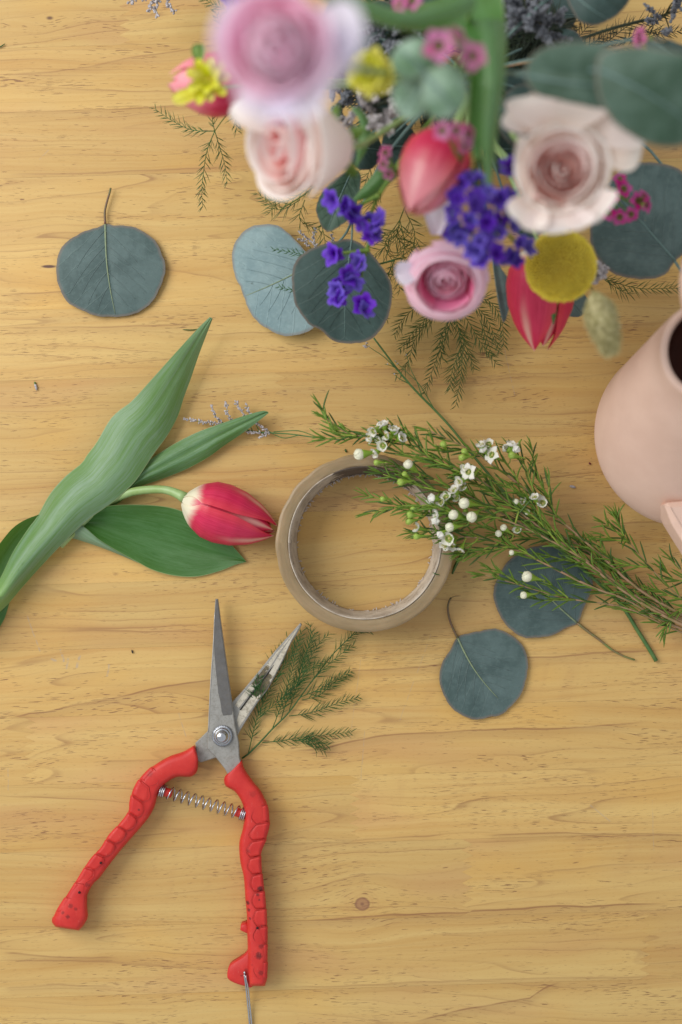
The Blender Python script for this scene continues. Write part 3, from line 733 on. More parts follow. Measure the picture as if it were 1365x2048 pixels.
ring(t, 'tape_layers', [(ri+.3, 1), (ro-1, 1), (ro, 2.5), (ro, ht-3), (ro-.8, ht-1.2), (ro-6, ht-.2), (ri+3, ht-.6), (ri+.3, ht-1.5)], 'tape', wob=.35, seed=2, poly=2.0)
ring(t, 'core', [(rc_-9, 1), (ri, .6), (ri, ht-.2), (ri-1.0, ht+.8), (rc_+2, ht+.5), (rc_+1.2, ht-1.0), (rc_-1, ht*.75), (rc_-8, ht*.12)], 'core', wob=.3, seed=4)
mb = MB()
for i in range(150):
    a = 2*math.pi*i/150
    if not (3.6 < a < 6.4 or R.random() < .45): continue
    r0 = rc_-9.5; a2 = a+.05
    z = R.uniform(3, 12)
    for q in range(2):
        aa = a+R.uniform(-.02, .02)
        p0 = np.array((cx+(r0+2)*math.cos(aa), cy+(r0+2)*math.sin(aa), z)); p1 = p0+np.array([-math.cos(aa)*R.uniform(1, 5)+R.uniform(-5, 5), -math.sin(aa)*R.uniform(1, 5)+R.uniform(-5, 5), R.uniform(-3, 6)])
        mb.tube([p0, (p0+p1)/2+R.uniform(-.6, .6), p1], [1.6, 1.2, .3], 4)
part('torn_paper', mb, M['paper'], t, stuff=False)

# ------------------------------------------------------------------ pruning shears
t = thing('pruning_shears', 'open flower shears with red plastic grips, spring between the handles and stained steel blades', 'pruning shears', (400, 1560, 0))
def solid_strip(parent, A, B, zfun, prof_, mat, n=120, name='handle', rnd=.5, outer_saw=None, endr=True):
    a = cr(A, n); c = cr(B, n); P = []; Cc = []
    for i in range(n):
        u = i/(n-1); row = []; rc = []
        e = 1.0
        if endr:
            e = min(1, math.sqrt(max(0, 1-(1-min(u, 1-u)/.012)**2)) if min(u, 1-u) < .012 else 1)
        for (v, z) in prof_:
            vv = v
            if outer_saw and v < .5: vv = v-outer_saw(u)*(1-2*v)
            x, y = a[i]*(1-vv)+c[i]*vv
            zz = zfun(u, v)*z
            row.append(T(x, y, 2+zz*(.55+.45*e))); rc.append((u, v, rnd))
        P.append(row); Cc.append(rc)
    mb = MB(); mb.grid(P, np.array(Cc), closev=True)
    m = len(prof_)
    mb.f.append(tuple(range(m))); mb.f.append(tuple((n-1)*m+j for j in range(m-1, -1, -1)))
    return part(name, mb, M[mat], parent)
pf = [(.10, 0), (.90, 0), (.97, .10), (1.0, .35), (.995, .62), (.955, .84), (.88, .955), (.78, 1.0), (.55, 1.02), (.3, 1.02), (.14, .98), (.05, .86), (.005, .62), (0, .35), (.03, .10)]
HLo = [(390,1490),(367,1503),(343,1511),(322,1522),(299,1538),(281,1556),(267,1579),(260,1604),(257,1624),(240,1647),(219,1669),(203,1694),(180,1720),(162,1747),(141,1780),(121,1809),(112,1824),(105,1842),(112,1854)]
HLi = [(397,1518),(395,1541),(383,1553),(355,1554),(334,1565),(318,1583),(310,1612),(297,1636),(273,1665),(244,1698),(215,1735),(200,1755),(187,1768),(176,1788),(175,1800),(175,1815),(176,1834),(168,1850),(158,1861)]
HRo = [(484,1519),(490,1538),(507,1563),(523,1583),(535,1612),(539,1645),(533,1677),(523,1706),(524,1739),(529,1780),(533,1821),(535,1862),(535,1903),(535,1944),(534,1958),(530,1972)]
HRi = [(463,1543),(450,1552),(451,1571),(470,1583),(484,1604),(490,1628),(486,1657),(479,1686),(481,1723),(488,1755),(491,1796),(494,1829),(495,1870),(494,1900),(489,1912),(470,1924)]
HRi2 = [(495,1870),(495,1898),(489,1911),(474,1921),(459,1932),(455,1948),(457,1958),(470,1966),(490,1971)]
def saw(u):
    if u < .2: return 0
    return .022*(1-((u-.2)*12) % 1)
zh = lambda u, v: 46+4*math.sin(u*9)
hl = solid_strip(t, HLo, HLi, zh, pf, 'handle', 160, outer_saw=saw, rnd=.35)
HRiA = [(463,1543),(450,1553),(451,1571),(470,1583),(484,1604),(490,1628),(486,1657),(479,1686),(481,1723),(488,1755),(491,1796),(494,1829),(495,1870),(496,1903),(497,1940),(500,1972)]
hr = solid_strip(t, HRo, HRiA, zh, pf, 'handle', 160, outer_saw=saw, rnd=1.0)
# hooked toes (lower ledge on each grip)
mb = MB(); mb.prism([tuple(T(x, y, 24)[:2]) for x, y in cr([(497,1862),(496,1898),(489,1911),(474,1921),(459,1932),(455,1948),(457,1958),(470,1966),(490,1972),(505,1974),(515,1950),(515,1880)], 50, True)], 2, 27, 3, rnd=.9)
part('grip_toe', mb, M['handle'], hr)
mb = MB(); mb.prism([tuple(T(x, y, 16)[:2]) for x, y in [(483,1847),(494,1843),(500,1850),(500,1866),(493,1862),(482,1857)]], 2, 30, 2, rnd=.9)
part('grip_nub', mb, M['handle'], hr)
# finger pads: raised tongues with a rounded inner end
def pads(parent, A, B, us, z, mat, rnd):
    n = 400; a = cr(A, n); c = cr(B, n)
    def pt(u, v, zz):
        i = min(n-1.001, max(0, u*(n-1))); k = int(i); f = i-k
        p = (a[k]*(1-f)+a[k+1]*f)*(1-v)+(c[k]*(1-f)+c[k+1]*f)*v
        return T(p[0], p[1], zz)
    for q in range(len(us)-1):
        u0, u1 = us[q]+.002, us[q+1]-.003
        nu, nv = 14, 8; P = []; Cc = []
        for i in range(nu):
            s_ = i/(nu-1); u = u0+(u1-u0)*s_
            vmax = .46+.22*math.sqrt(max(0, 1-(2*s_-1)**2))
            row = []; rc = []
            for j in range(nv):
                v = .0-.03*(1-s_)+(vmax+.02)*j/(nv-1)
                zz = z+.8+.8*(1-s_)
                edge_ = (i in (0, nu-1)) or j == nv-1
                if edge_: zz -= 2.6
                if j == 0: zz -= 9
                row.append(pt(u, v, zz)); rc.append((us[q], .3, rnd))
            P.append(row); Cc.append(rc)
        mb = MB(); mb.grid(P, np.array(Cc)); part('grip_pad', mb, M[mat], parent)
        gp = [pt(u0-.001, .03, z+1.6)]+[pt(u0-.001, v_, z+2.2) for v_ in (.2, .4, .52)]+[pt(u0+(u1-u0)*f_, .50+.22*math.sin(math.pi*f_), z+1.8) for f_ in (.15, .35, .5, .65, .85)]+[pt(u1, v_, z+1.4) for v_ in (.5, .35)]
        mb = MB(); mb.tube(cr(gp, 30), .6, 4); part('grip_groove_shade', mb, M['groove_shade'], parent)  # thin tube round each pad, its darker red standing in for groove shadow
zt = 2+48
pads(hl, HLo, HLi, list(np.linspace(.20, .93, 11)), zt, 'handle', .35)
pads(hr, HRo, HRiA, list(np.linspace(.22, .97, 11)), zt, 'handle', 1.0)
for (p_, x, y) in ((hl, 202, 1726), (hl, 159, 1785), (hr, 515, 1856)):
    mb = MB(); q = T(x, y, 54); mb.tube([q-np.array([0, 0, 1.5]), q+np.array([0, 0, .6])], 2.4, 12); part('pin_hole', mb, M['hole'], p_)
# wear blotches on the right grip
# blades
def blade(parent, poly, z0, z1, mat, bevel, name='blade', rnd=.5, zf=None):
    mb = MB(); mb.prism([tuple(T(x, y, z1)[:2]) for x, y in poly], z0, z1, bevel, rnd, zf)
    return part(name, mb, M[mat], parent, smooth=False)
BB = [(602,1246),(604,1250),(593,1270),(582,1286),(568,1318),(553,1348),(535,1380),(515,1406),(495,1438),(479,1464),(466,1495),(445,1512),(428,1517),(402,1525),(394,1521),(391,1486),(413,1465),(432,1440),(450,1418),(466,1402),(482,1386),(511,1351),(553,1299),(592,1256),(600,1247)]
bb = blade(t, BB, 12, 22, 'steel', 1.6)
fac = [(600,1251),(582,1284),(567,1316),(552,1346),(534,1378),(513,1404),(493,1434),(478,1456),(474,1440),(480,1421),(505,1387),(531,1354),(560,1309),(586,1270)]
blade(bb, fac, 20, 22.8, 'steel_bright', .5, 'blade_face')
blade(bb, [(594,1259),(560,1304),(531,1350),(505,1383),(478,1416),(470,1410),(484,1391),(513,1356),(555,1303),(585,1268)], 20, 22.6, 'steel_bright', .4, 'blade_face')
mb = MB(); mb.tube(cr([T(481,1420,23), T(506,1386,23), T(531,1354,23), T(548,1330,23)], 12), [1.6]*10+[1, .4], 5); part('groove', mb, M['groove'], bb)
BA = [(431,1198),(436,1198),(441,1238),(449,1296),(457,1354),(462,1390),(466,1419),(471,1454),(478,1486),(479,1515),(484,1530),(462,1560),(450,1538),(432,1515),(415,1498),(416,1464),(420,1390),(423,1341),(426,1300),(428,1262),(430,1212)]
ba = blade(t, BA, 24, 36, 'steel', 1.6)
blade(ba, [(432,1200),(435.5,1200),(440,1238),(448,1296),(456,1354),(461,1390),(465,1418),(464,1429),(447,1431),(444,1424),(441,1402),(437,1385),(431,1330),(428,1290),(429,1240)], 34, 37.2, 'steel_dark', .5, 'blade_face')
mb = MB(); mb.tube(cr([T(x, y, 36.0) for x, y in ((417,1464),(420.5,1390),(423.5,1341),(427,1290),(430,1225))], 20), .9, 5); part('cutting_edge', mb, M['steel_edge'], ba)
# pivot
pc = T(445, 1472, 40)
mb = MB(); n = 52; ro_, ri_ = 21.5, 17.5
P = []
for i in range(n*2):
    a = math.pi*i/n; rr_ = ro_ if i % 2 else ro_-2.2
    P.append([(pc[0]+r*math.cos(a), pc[1]+r*math.sin(a), z) for (r, z) in ((rr_, 35.5), (rr_, 39.5+(1.2 if i % 2 else 0)), (16.5, 41), (14.5, 43.5), (10, 44.5), (0.2, 44.5))])
mb.grid(P, closeu=True); wsh = part('toothed_washer', mb, M['chrome'], t, smooth=False)
mb = MB(); P = []
for i in range(32):
    a = 2*math.pi*i/32
    P.append([(pc[0]+r*math.cos(a), pc[1]+r*math.sin(a), z) for (r, z) in ((12.5, 43), (12.5, 46), (11, 48), (10, 49), (9.6, 58), (8.2, 60), (.2, 60.3))])
mb.grid(P, closeu=True); part('pivot_bolt', mb, M['chrome'], t, smooth=True)
# spring with its two red pegs
s0, s1 = T(321, 1581, 30), T(491, 1629, 30); ax = s1-s0; Ls = np.linalg.norm(ax); F = frame(ax)
turns = 15.5; path = []
nst = int(turns*18)
for i in range(nst+1):
    f = i/nst
    tn = f*turns
    # closed coils at both ends
    if tn < 2.5: q = tn*3.6
    elif tn > turns-2.5: q = Ls-(turns-tn)*3.6
    else: q = 9+(Ls-18)*(tn-2.5)/(turns-5)
    a = tn*2*math.pi
    path.append(s0+F@np.array([13*math.cos(a), 13*math.sin(a), q]))
mb = MB(); mb.tube(path, 1.55, 6); part('spring', mb, M['chrome'], t)
for (q0, q1) in ((-10, 24), (Ls-20, Ls+10)):
    mb = MB(); mb.tube([s0+F@np.array([0, 0, q]) for q in (q0, q0+3, q1-3, q1)], [8, 9, 9, 7.5], 14); part('spring_peg', mb, M['handle'], t)
# wire latch
mb = MB()
mb.tube(cr([T(489,1946,30), T(490,1956,34), T(493,1980,22), T(496,2010,10), T(499,2040,5), T(502,2080,4)], 24), 1.7, 8)
mb.tube(cr([T(492,1948,30), T(493,1958,34), T(497,1980,23), T(500,2010,11), T(503,2040,6), T(506,2080,5)], 24), 1.7, 8)
mb.ball(T(490, 1945, 31), 3.2, 8, 6)
part('wire_latch', mb, M['chrome'], t)

# ------------------------------------------------------------------ white waxflower sprigs
def needle_mesh(bend, name):
    mb = MB(); n = 7
    p = [np.array([math.sin(bend*i/(n-1))*.5*(i/(n-1)), 0, i/(n-1)]) for i in range(n)]
    mb.tube(p, np.array([.018, .036, .042, .042, .040, .034, .010])*.95, 5)
    me = mb.mesh(name, smooth=True, local=True)
    return me
NEED = [needle_mesh(b_, 'leaf') for b_ in (.1, .3, .55)]; NEED2 = [needle_mesh(b_, 'leaf') for b_ in (.1, .3, .55)]
for m_ in NEED: m_.materials.append(M['wax_leaf'])
for m_ in NEED2: m_.materials.append(M['wax_leaf2'])
def wax_templates(tag_, petal, centre):
    mb = MB(); P = []
    for i in range(14):
        a = 2*math.pi*i/14
        P.append([(r*math.cos(a)*(1+.05*math.cos(5*a)), r*math.sin(a)*(1+.05*math.cos(5*a)), z) for r, z in ((1.3, -19), (1.9, -15), (3.6, -9), (5.6, -3.5), (6.4, 0), (5.6, .6), (3.5, -1.6), (.1, -2))])
    mb.grid(P, closeu=True); cal = mb.mesh('flower', local=True); cal.materials.append(M['calyx'])
    pm = []
    for op in (.0, .55, 1.0):
        mb = MB(); P = []; Cc = []
        for i in range(7):
            f = i/6; row = []; rc = []
            for j in range(9):
                v = 2*j/8-1
                wd = 6.3*math.sin(math.pi*min(1, f*.80+.17))**.55
                l = 10.2*f
                z = (l*(1-op*.75)+1.5*v*v-1.6*math.sin(f*3))*1.0 if op < 1 else 1+2.4*v*v*f+1.8*f-2.5*f*f
                out = 5.4+(l*op*.95 if op < 1 else l)-(1.2*v*v)
                if op == 0: out = 5.6+3.0*math.sin(f*3)-5.0*f*f
                row.append((out, v*wd*(1-.25*(op == 0)*f), z)); rc.append((f, j/8, .8))
            P.append(row); Cc.append(rc)
        mb.grid(P, np.array(Cc)); me = mb.mesh('petal', local=True); me.materials.append(petal); pm.append(me)
    mb = MB()
    for i in range(10):
        a = 2*math.pi*i/10
        mb.tube([(4.6*math.cos(a), 4.6*math.sin(a), 0), (4.2*math.cos(a), 4.2*math.sin(a), 3.6)], [.35, .35], 4); mb.ball((4.1*math.cos(a), 4.1*math.sin(a), 4), .9, 5, 4)
    mb.ball((0, 0, -1), 2.4, 8, 5)
    st = mb.mesh('stamens', local=True); st.materials.append(centre)
    mb = MB(); mb.ball((0, 0, 3.2), 7.6, 14, 9, sc=(1, 1, .92))
    for i in range(5):
        a = 2*math.pi*i/5
        mb.tube([(7.5*math.sin(q)*math.cos(a+q*.5), 7.5*math.sin(q)*math.sin(a+q*.5), 3.3+7*math.cos(q)) for q in np.linspace(.1, 1.5, 7)], [.3, .7, .8, .8, .8, .6, .3], 4)
    bud = mb.mesh('bud_petals', local=True)
    return cal, pm, st, bud
WAX = wax_templates('white', M['wax_white'], M['stamen'])
BUDW = WAX[3]; BUDW.materials.append(M['bud_white'])
BUDG = BUDW.copy(); BUDG.materials.clear(); BUDG.materials.append(M['bud_green'])
PINK = wax_templates('pink', M['wax_pink'], M['wine']); DEEP = wax_templates('deep', M['wax_deep'], M['wine'])

def wax_flower(parent, p, axis, size=1.0, op=1, tpl=WAX, missing=0):
    wm = at(p, axis, size, roll=R.uniform(0, 6)); f = put('flower', tpl[0], None, parent, wm)
    for k in range(5-missing):
        put('petal', tpl[1][op], None, f, wm @ Matrix.Rotation(k*2*math.pi/5+R.uniform(-.1, .1), 4, 'Z') @ Matrix.Rotation(R.uniform(-.15, .15), 4, 'Y'))
    if op: put('stamens', tpl[2], None, f, wm)
    return f
def wax_bud(parent, p, axis, size=1.0, green=False, tpl=WAX):
    wm = at(p, axis, size, roll=R.uniform(0, 6)); f = put('bud', tpl[0], None, parent, wm)
    put('bud_petals', BUDG if green else BUDW, None, f, wm)
    return f

def needles(parent, path, step=13, length=34, spread=.5, start=0.0, end=1.0, dark=.4, pairs=True, vz=.5):
    """pairs of needle leaves along a path of true points, pointing along it"""
    P = np.array(path); d = np.r_[0, np.cumsum(np.linalg.norm(np.diff(P, axis=0), axis=1))]
    s = d[-1]*start; k = 0
    while s < d[-1]*end:
        p = np.array([np.interp(s, d, P[:, c]) for c in range(3)]); q = np.array([np.interp(min(s+6, d[-1]+.01), d, P[:, c]) for c in range(3)]); q0 = np.array([np.interp(max(s-6, 0), d, P[:, c]) for c in range(3)])
        tg = q-q0; tg /= np.linalg.norm(tg)+1e-9
        F = frame(tg, (0, 0, 1))
        for sg in ((-1, 1) if pairs else (R.choice((-1, 1)),)):
            ang = k*math.pi/2*.9+R.uniform(-.4, .4)+(0 if sg > 0 else math.pi)
            side = F@np.array([math.cos(ang), math.sin(ang)*vz, 0])
            ax_ = tg*math.cos(spread)+side*math.sin(spread*R.uniform(.7, 1.3))
            L = length*R.uniform(.7, 1.2)
            if p[2]+ax_[2]*L < 4: ax_[2] = abs(ax_[2])*.3
            me = R.choice(NEED2 if R.random() < dark else NEED)
            put('leaf', me, None, parent, at(p, ax_, L, roll=R.uniform(0, 6.28), sc=(1.7*26/L, 1.7*26/L, 1)))
        s += step*R.uniform(.75, 1.3); k += 1

def zb(x): return float(np.interp(x, [640, 760, 900, 960, 1050, 1200, 1365, 1450], [120, 125, 128, 118, 95, 70, 50, 40]))
def mk(pts, dz=0.0, n=40):
    return cr([T(x, y, max(8, zb(x)+dz+(q[0] if q else 0))) for x, y, *q in pts], n)
SPR = []
def sprig(label, main, branches, dz=0.0, r=(3.3, 1.2), tips=40, start=.10, step=21):
    pth = mk(main, dz)
    t = thing('waxflower_sprig', label, 'flower sprig', (pth[0][0], pth[0][1], 0), 'white waxflower sprigs')
    mb = MB(); mb.tube(pth, np.linspace(r[0], r[1], len(pth)), 7); part('stem', mb, M['twig'], t)
    needles(t, pth, step, tips, .42, start, 1.0, dark=.45)
    allp = [pth]
    for bpts in branches:
        bp_ = mk(bpts, dz+R.uniform(-12, 14), 24); 
        # join the branch to the nearest point of the stem
        i = np.argmin(np.linalg.norm(pth[:, :2]-bp_[0][:2], axis=1)); bp_[0] = pth[i]
        if len(bp_) > 2: bp_[1] = (bp_[0]+bp_[2])/2
        mb = MB(); mb.tube(bp_, np.linspace(1.9, .9, len(bp_)), 6); part('twig', mb, M['twig_green'], t)
        needles(t, bp_, 17, tips*.95, .46, .15, 1.0, dark=.3)
        allp.append(bp_)
    # tuft at each tip
    for a_ in allp:
        tg = a_[-1]-a_[-3]; tg = tg/np.linalg.norm(tg)
        for q in range(4):
            ax_ = tg+np.array([R.uniform(-.35, .35), R.uniform(-.35, .35), R.uniform(-.1, .3)]); L = R.uniform(24, 36)
            put('leaf', R.choice(NEED), None, t, at(a_[-1], ax_, L, sc=(1.1*26/L, 1.1*26/L, 1)))
    SPR.append((t, allp))
    return t
sprig('waxflower sprig whose tip reaches furthest left above the tape, flower cluster near its end',
      [(1400,1262),(1290,1205),(1165,1115),(1060,1040),(960,960),(890,930),(840,905),(790,880),(720,872),(690,864),(655,838)],
      [[(790,880),(740,868),(700,874),(650,877)],[(850,905),(800,862),(770,856)],[(905,935),(860,915),(835,880),(800,860)],[(940,950),(860,925),(800,905),(770,892)],[(720,872),(680,868),(660,852),(645,818)]], 6)
sprig('waxflower sprig arching along the top of the bunch, two open flowers right of the middle',
      [(1400,1250),(1280,1180),(1190,1100),(1114,1034),(1060,985),(1000,940),(950,905),(900,880),(860,862)],
      [[(1114,1034),(1085,975),(1068,930),(1066,905)],[(1114,1034),(1100,1000),(1098,965)],[(1040,965),(1010,925),(975,905)],[(1070,990),(1050,930),(1024,900)],[(960,912),(930,900),(880,900),(868,888)],[(1090,1010),(1040,985),(990,960),(950,945)]], 0)
sprig('waxflower sprig reaching inside the tape ring with a lone green bud at its tip',
      [(1400,1258),(1300,1205),(1200,1150),(1100,1080),(1010,1030),(930,990),(880,985),(840,960),(800,945)],
      [[(950,1000),(900,975),(850,950),(790,930)],[(890,985),(850,975),(800,960),(765,948)],[(900,1030),(850,1025),(800,1012),(765,1000),(738,992)],[(870,1020),(830,1010),(790,1015),(745,1026)],[(960,1005),(920,960),(900,930),(880,915)]], -6)
sprig('waxflower sprig with the thickest group of round white buds over the tape',
      [(1400,1266),(1310,1222),(1230,1170),(1163,1117),(1080,1070),(1000,1035),(950,1015),(910,1000)],
      [[(1046,1023),(990,1015),(950,1010)],[(1000,1035),(950,1035),(915,1032)],[(990,1030),(940,1040),(890,1020),(850,1010),(828,1020)],[(1120,1090),(1070,1035),(1020,1010),(985,985)],[(1160,1115),(1110,1065),(1080,1030),(1060,1000)]], 12)
sprig('waxflower sprig along the lower edge of the bunch with a large open flower',
      [(1400,1272),(1320,1238),(1255,1200),(1182,1173),(1085,1125),(1010,1090),(950,1075),(900,1075)],
      [[(1000,1088),(960,1100),(925,1105)],[(970,1080),(920,1060),(870,1062),(830,1066)],[(1040,1105),(990,1060),(940,1050),(905,1050)],[(1080,1122),(1030,1095),(985,1100),(940,1110)],[(960,1080),(920,1095),(880,1075),(850,1070)]], -4)
sprig('lowest waxflower sprig, two round buds resting over the dark eucalyptus leaf',
      [(1400,1280),(1330,1250),(1270,1222),(1215,1208),(1140,1198),(1095,1187),(1040,1170),(1000,1158),(970,1150)],
      [[(1140,1198),(1110,1175),(1085,1163),(1070,1158)],[(1150,1200),(1110,1200),(1085,1200),(1062,1192)],[(1040,1170),(1010,1150),(985,1140)]], -10, r=(2.4, .9))
sprig('slim waxflower sprig standing off to the upper right of the bunch near the pink pitcher',
      [(1420,1250),(1355,1190),(1310,1145),(1270,1098),(1248,1070),(1238,1045)],
      [[(1258,1082),(1235,1065),(1212,1048)],[(1258,1082),(1230,1080),(1210,1072)],[(1250,1075),(1240,1050),(1234,1034)],[(1300,1135),(1260,1130),(1225,1120),(1195,1085)]], 4, r=(2.0, .8), start=.3)
sprig('waxflower sprig cut off by the right edge, bare of flowers',
      [(1440,1225),(1400,1180),(1372,1150),(1350,1125)],
      [[(1380,1160),(1350,1160),(1330,1140)],[(1390,1200),(1350,1195),(1310,1180)],[(1400,1215),(1360,1220),(1330,1258)]], 10, r=(2.0, .8), start=.05)
sprig('waxflower sprig in the heart of the bunch, mostly dark needles and few flowers',
      [(1400,1255),(1300,1190),(1215,1130),(1140,1080),(1070,1050),(1010,1000),(960,970),(920,955)],
      [[(1150,1085),(1100,1080),(1050,1075),(1000,1070)],[(1090,1060),(1060,1010),(1040,990)],[(1230,1140),(1180,1130),(1130,1120),(1090,1110)],[(1260,1160),(1230,1150),(1190,1110),(1160,1080)],[(1290,1185),(1240,1190),(1200,1180),(1160,1165)]], -26, step=15)
def attach(x, y, dirn, dz=10, kind='f', size=1.0, op=1, missing=0):
    size *= 1.05 if kind == 'f' else 1.0
    if kind == 'f' and op == 2 and R.random() < .8: op = 1
    """flower or bud at (x,y) facing dirn, with a stalk back to the nearest twig behind it"""
    p = T(x, y, zb(x)+dz); dv = np.array([dirn[0], dirn[1], dirn[2] if len(dirn) > 2 else .35], float); dv /= np.linalg.norm(dv)
    back = p-dv*34
    best = None
    for t_, paths in SPR:
        for pa in paths:
            dd = np.linalg.norm(pa-back, axis=1); i = int(np.argmin(dd))
            if best is None or dd[i] < best[0]: best = (dd[i], t_, pa[i])
    _, t_, q = best
    (wax_flower(t_, p, dv, size, op, WAX, missing) if kind == 'f' else wax_bud(t_, p, dv, size, kind == 'g'))
    e = p-dv*18*size
    mb = MB(); mb.tube(cr([e, e-dv*8*size, q], 10), np.linspace(1.2, .9, 10), 6); part('flower_stalk', mb, M['twig_green'], t_)
for a_ in ((742,875,(-1,.2),12,'f',1.0,1),(755,858,(-.7,-.6),14,'f',1.05,2),(768,851,(-.3,-.9),20,'f',1.0,1),(787,860,(.2,-1,.5),22,'f',1.0,2),(802,876,(.6,-.4,.6),20,'f',1.0,1),
           (752,905,(-.8,.5),12,'f',.95,1),(766,891,(-.4,.2,.9),22,'f',1.0,2),(964,892,(-.5,-.8),20,'f',1.0,1),(985,910,(-.6,-.3,.6),26,'f',1.15,2),(1024,893,(.1,-1,.3),20,'f',1.15,1),
           (938,944,(-.6,-.1,.7),34,'f',1.1,2),(921,962,(-.9,.2,.5),30,'f',1.0,1),(868,997,(-.8,-.1,.3),24,'f',1.05,0,0),(893,994,(-.3,-.4,.8),20,'f',.95,1),(910,981,(-.5,-.6,.5),28,'f',1.0,1),
           (876,1028,(-1,.1,.3),20,'f',1.05,1,1),(836,1056,(-.9,-.2),14,'f',.95,1,1),(898,1077,(-.5,.1,.8),28,'f',1.25,2),(890,1090,(-.6,.7,.4),18,'f',1.0,1,1),(922,1099,(-.4,.8),14,'f',.9,1,2),
           (1078,1002,(.3,-.3,.9),16,'f',1.1,2),(1036,1060,(-.3,-.3,.7),4,'f',.9,1),(932,1024,(.0,.9,.2),8,'f',.8,1,2),(1048,1003,(-.8,-.5,.5),6,'f',.8,1)):
    attach(*a_[:2], a_[2], a_[3], a_[4], a_[5], a_[6], a_[7] if len(a_) > 7 else 0)
for a_ in ((724,908,(-1,.15,.2),12,'w',1.45),(820,931,(-.7,-.55,.5),26,'w',1.2),(756,925,(-1,.0,.2),16,'g',.75),(805,964,(-1,.1,.3),18,'g',.95),(812,950,(-.7,-.6,.2),8,'g',.75),(768,998,(-1,0,.3),18,'g',.7),
           (933,1007,(-.9,-.1,.5),34,'w',1.4),(911,1031,(-.8,-.3,.5),34,'w',1.25),(946,1032,(-.5,.4,.7),36,'w',1.35),(904,1054,(-.9,.1,.3),24,'w',1.2),(836,1073,(-1,.1,.2),16,'g',.8),
           (823,1030,(-1,-.1,.3),22,'g',.95),(821,1042,(-1,.2,.3),20,'g',.9),(829,1020,(-.8,-.5,.3),18,'g',.8),(888,890,(-.3,-.5,.6),14,'g',.85),(927,915,(-.8,.1,.3),14,'g',.9),(931,904,(-.6,-.5,.3),14,'g',.8),
           (1027,911,(-.9,-.2,.3),24,'g',1.0),(1034,1005,(-.7,-.6,.4),10,'w',.8),(1056,1026,(-.5,-.6,.4),8,'w',.8),(1010,1057,(-.8,-.6,.4),8,'w',.9),(1026,1105,(-.8,0,.3),6,'w',.7),(1000,1066,(-.6,.2,.4),0,'w',.9),
           (1059,1154,(-.9,-.2,.4),14,'w',1.4),(1051,1190,(-1,.1,.3),8,'w',.95),(668,856,(-1,-.2,.2),6,'g',.9),(684,852,(-.8,-.4,.2),2,'g',.6)):
    attach(*a_[:2], a_[2], a_[3], a_[4], a_[5])
for a_ in ((748,862),(775,872),(792,868),(760,880),(968,900),(978,888),(1016,898),(1034,896),(932,936),(945,950),(928,975),(884,1004),(862,1006),(872,1040),(905,1090),(884,1068),(915,996),(1086,1006),(1070,996)):
    attach(a_[0], a_[1], (R.uniform(-.9, 0), R.uniform(-.8, .6), R.uniform(.2, .8)), R.uniform(14, 30), 'f', R.uniform(.85, 1.05), R.choice((0, 1, 1)), R.choice((0, 0, 1)))

# ------------------------------------------------------------------ asparagus fern
def frond(parent, path, r=1.0, nl=16, step=4.5, mat='fern', n=None, spread=.75, name='frond', taper=True, per=2, flat=.35, nr=.75):
    step *= 1.25; nl *= 1.15; nr *= 1.08
    P = cr(path, n or max(8, int(np.linalg.norm(np.array(path[-1])-np.array(path[0]))/8)))
    mb = MB(); mb.tube(P, np.linspace(r, r*.4, len(P)), 5)
    d = np.r_[0, np.cumsum(np.linalg.norm(np.diff(P, axis=0), axis=1))]
    s = d[-1]*.12; k = 0
    while s <= d[-1]:
        f = s/d[-1]
        p = np.array([np.interp(s, d, P[:, c]) for c in range(3)])
        tg = np.array([np.interp(min(s+4, d[-1]), d, P[:, c])-np.interp(max(0, s-4), d, P[:, c]) for c in range(3)]); tg /= np.linalg.norm(tg)+1e-9
        F = frame(tg, (0, 0, 1)); sg = 1 if k % 2 else -1
        for q in range(per):
            ang = R.uniform(-.5, .5)
            side = F@np.array([sg*math.cos(ang), math.sin(ang)*flat, 0])
            sp = spread*R.uniform(.55, 1.15)
            L = nl*R.uniform(.6, 1.15)*(1.0 if not taper else (.55+.9*math.sin(math.pi*min(1, f*.75+.2))))
            e = p+(tg*math.cos(sp)+side*math.sin(sp))*L; e[2] = max(e[2], 2.0)
            mdl = (p+e)/2+F@np.array([R.uniform(-1, 1), R.uniform(-1, 1), 0])
            mb.tube([p, mdl, e], [nr*.7, nr, nr*.25], 3, cap=False)
        s += step*R.uniform(.7, 1.3); k += 1
    return part(name, mb, M[mat], parent, stuff=True)
def fern(label, stempts, fronds, mat='fern', r=(2.0, 1.0), nl=17, step=4.5, group=None, smat=None, **kw):
    sp = [T(*p) for p in stempts]
    t = thing('asparagus_fern_sprig', label, 'fern', (sp[0][0], sp[0][1], 0), group)
    if len(sp) > 1:
        P = cr(sp, 24); mb = MB(); mb.tube(P, np.linspace(r[0], r[1], 24), 6); part('stem', mb, M[smat or mat], t)
    for f in fronds: frond(t, [T(*p) for p in f], mat=mat, nl=nl, step=step, **kw)
    return t
FG = 'asparagus fern sprigs'
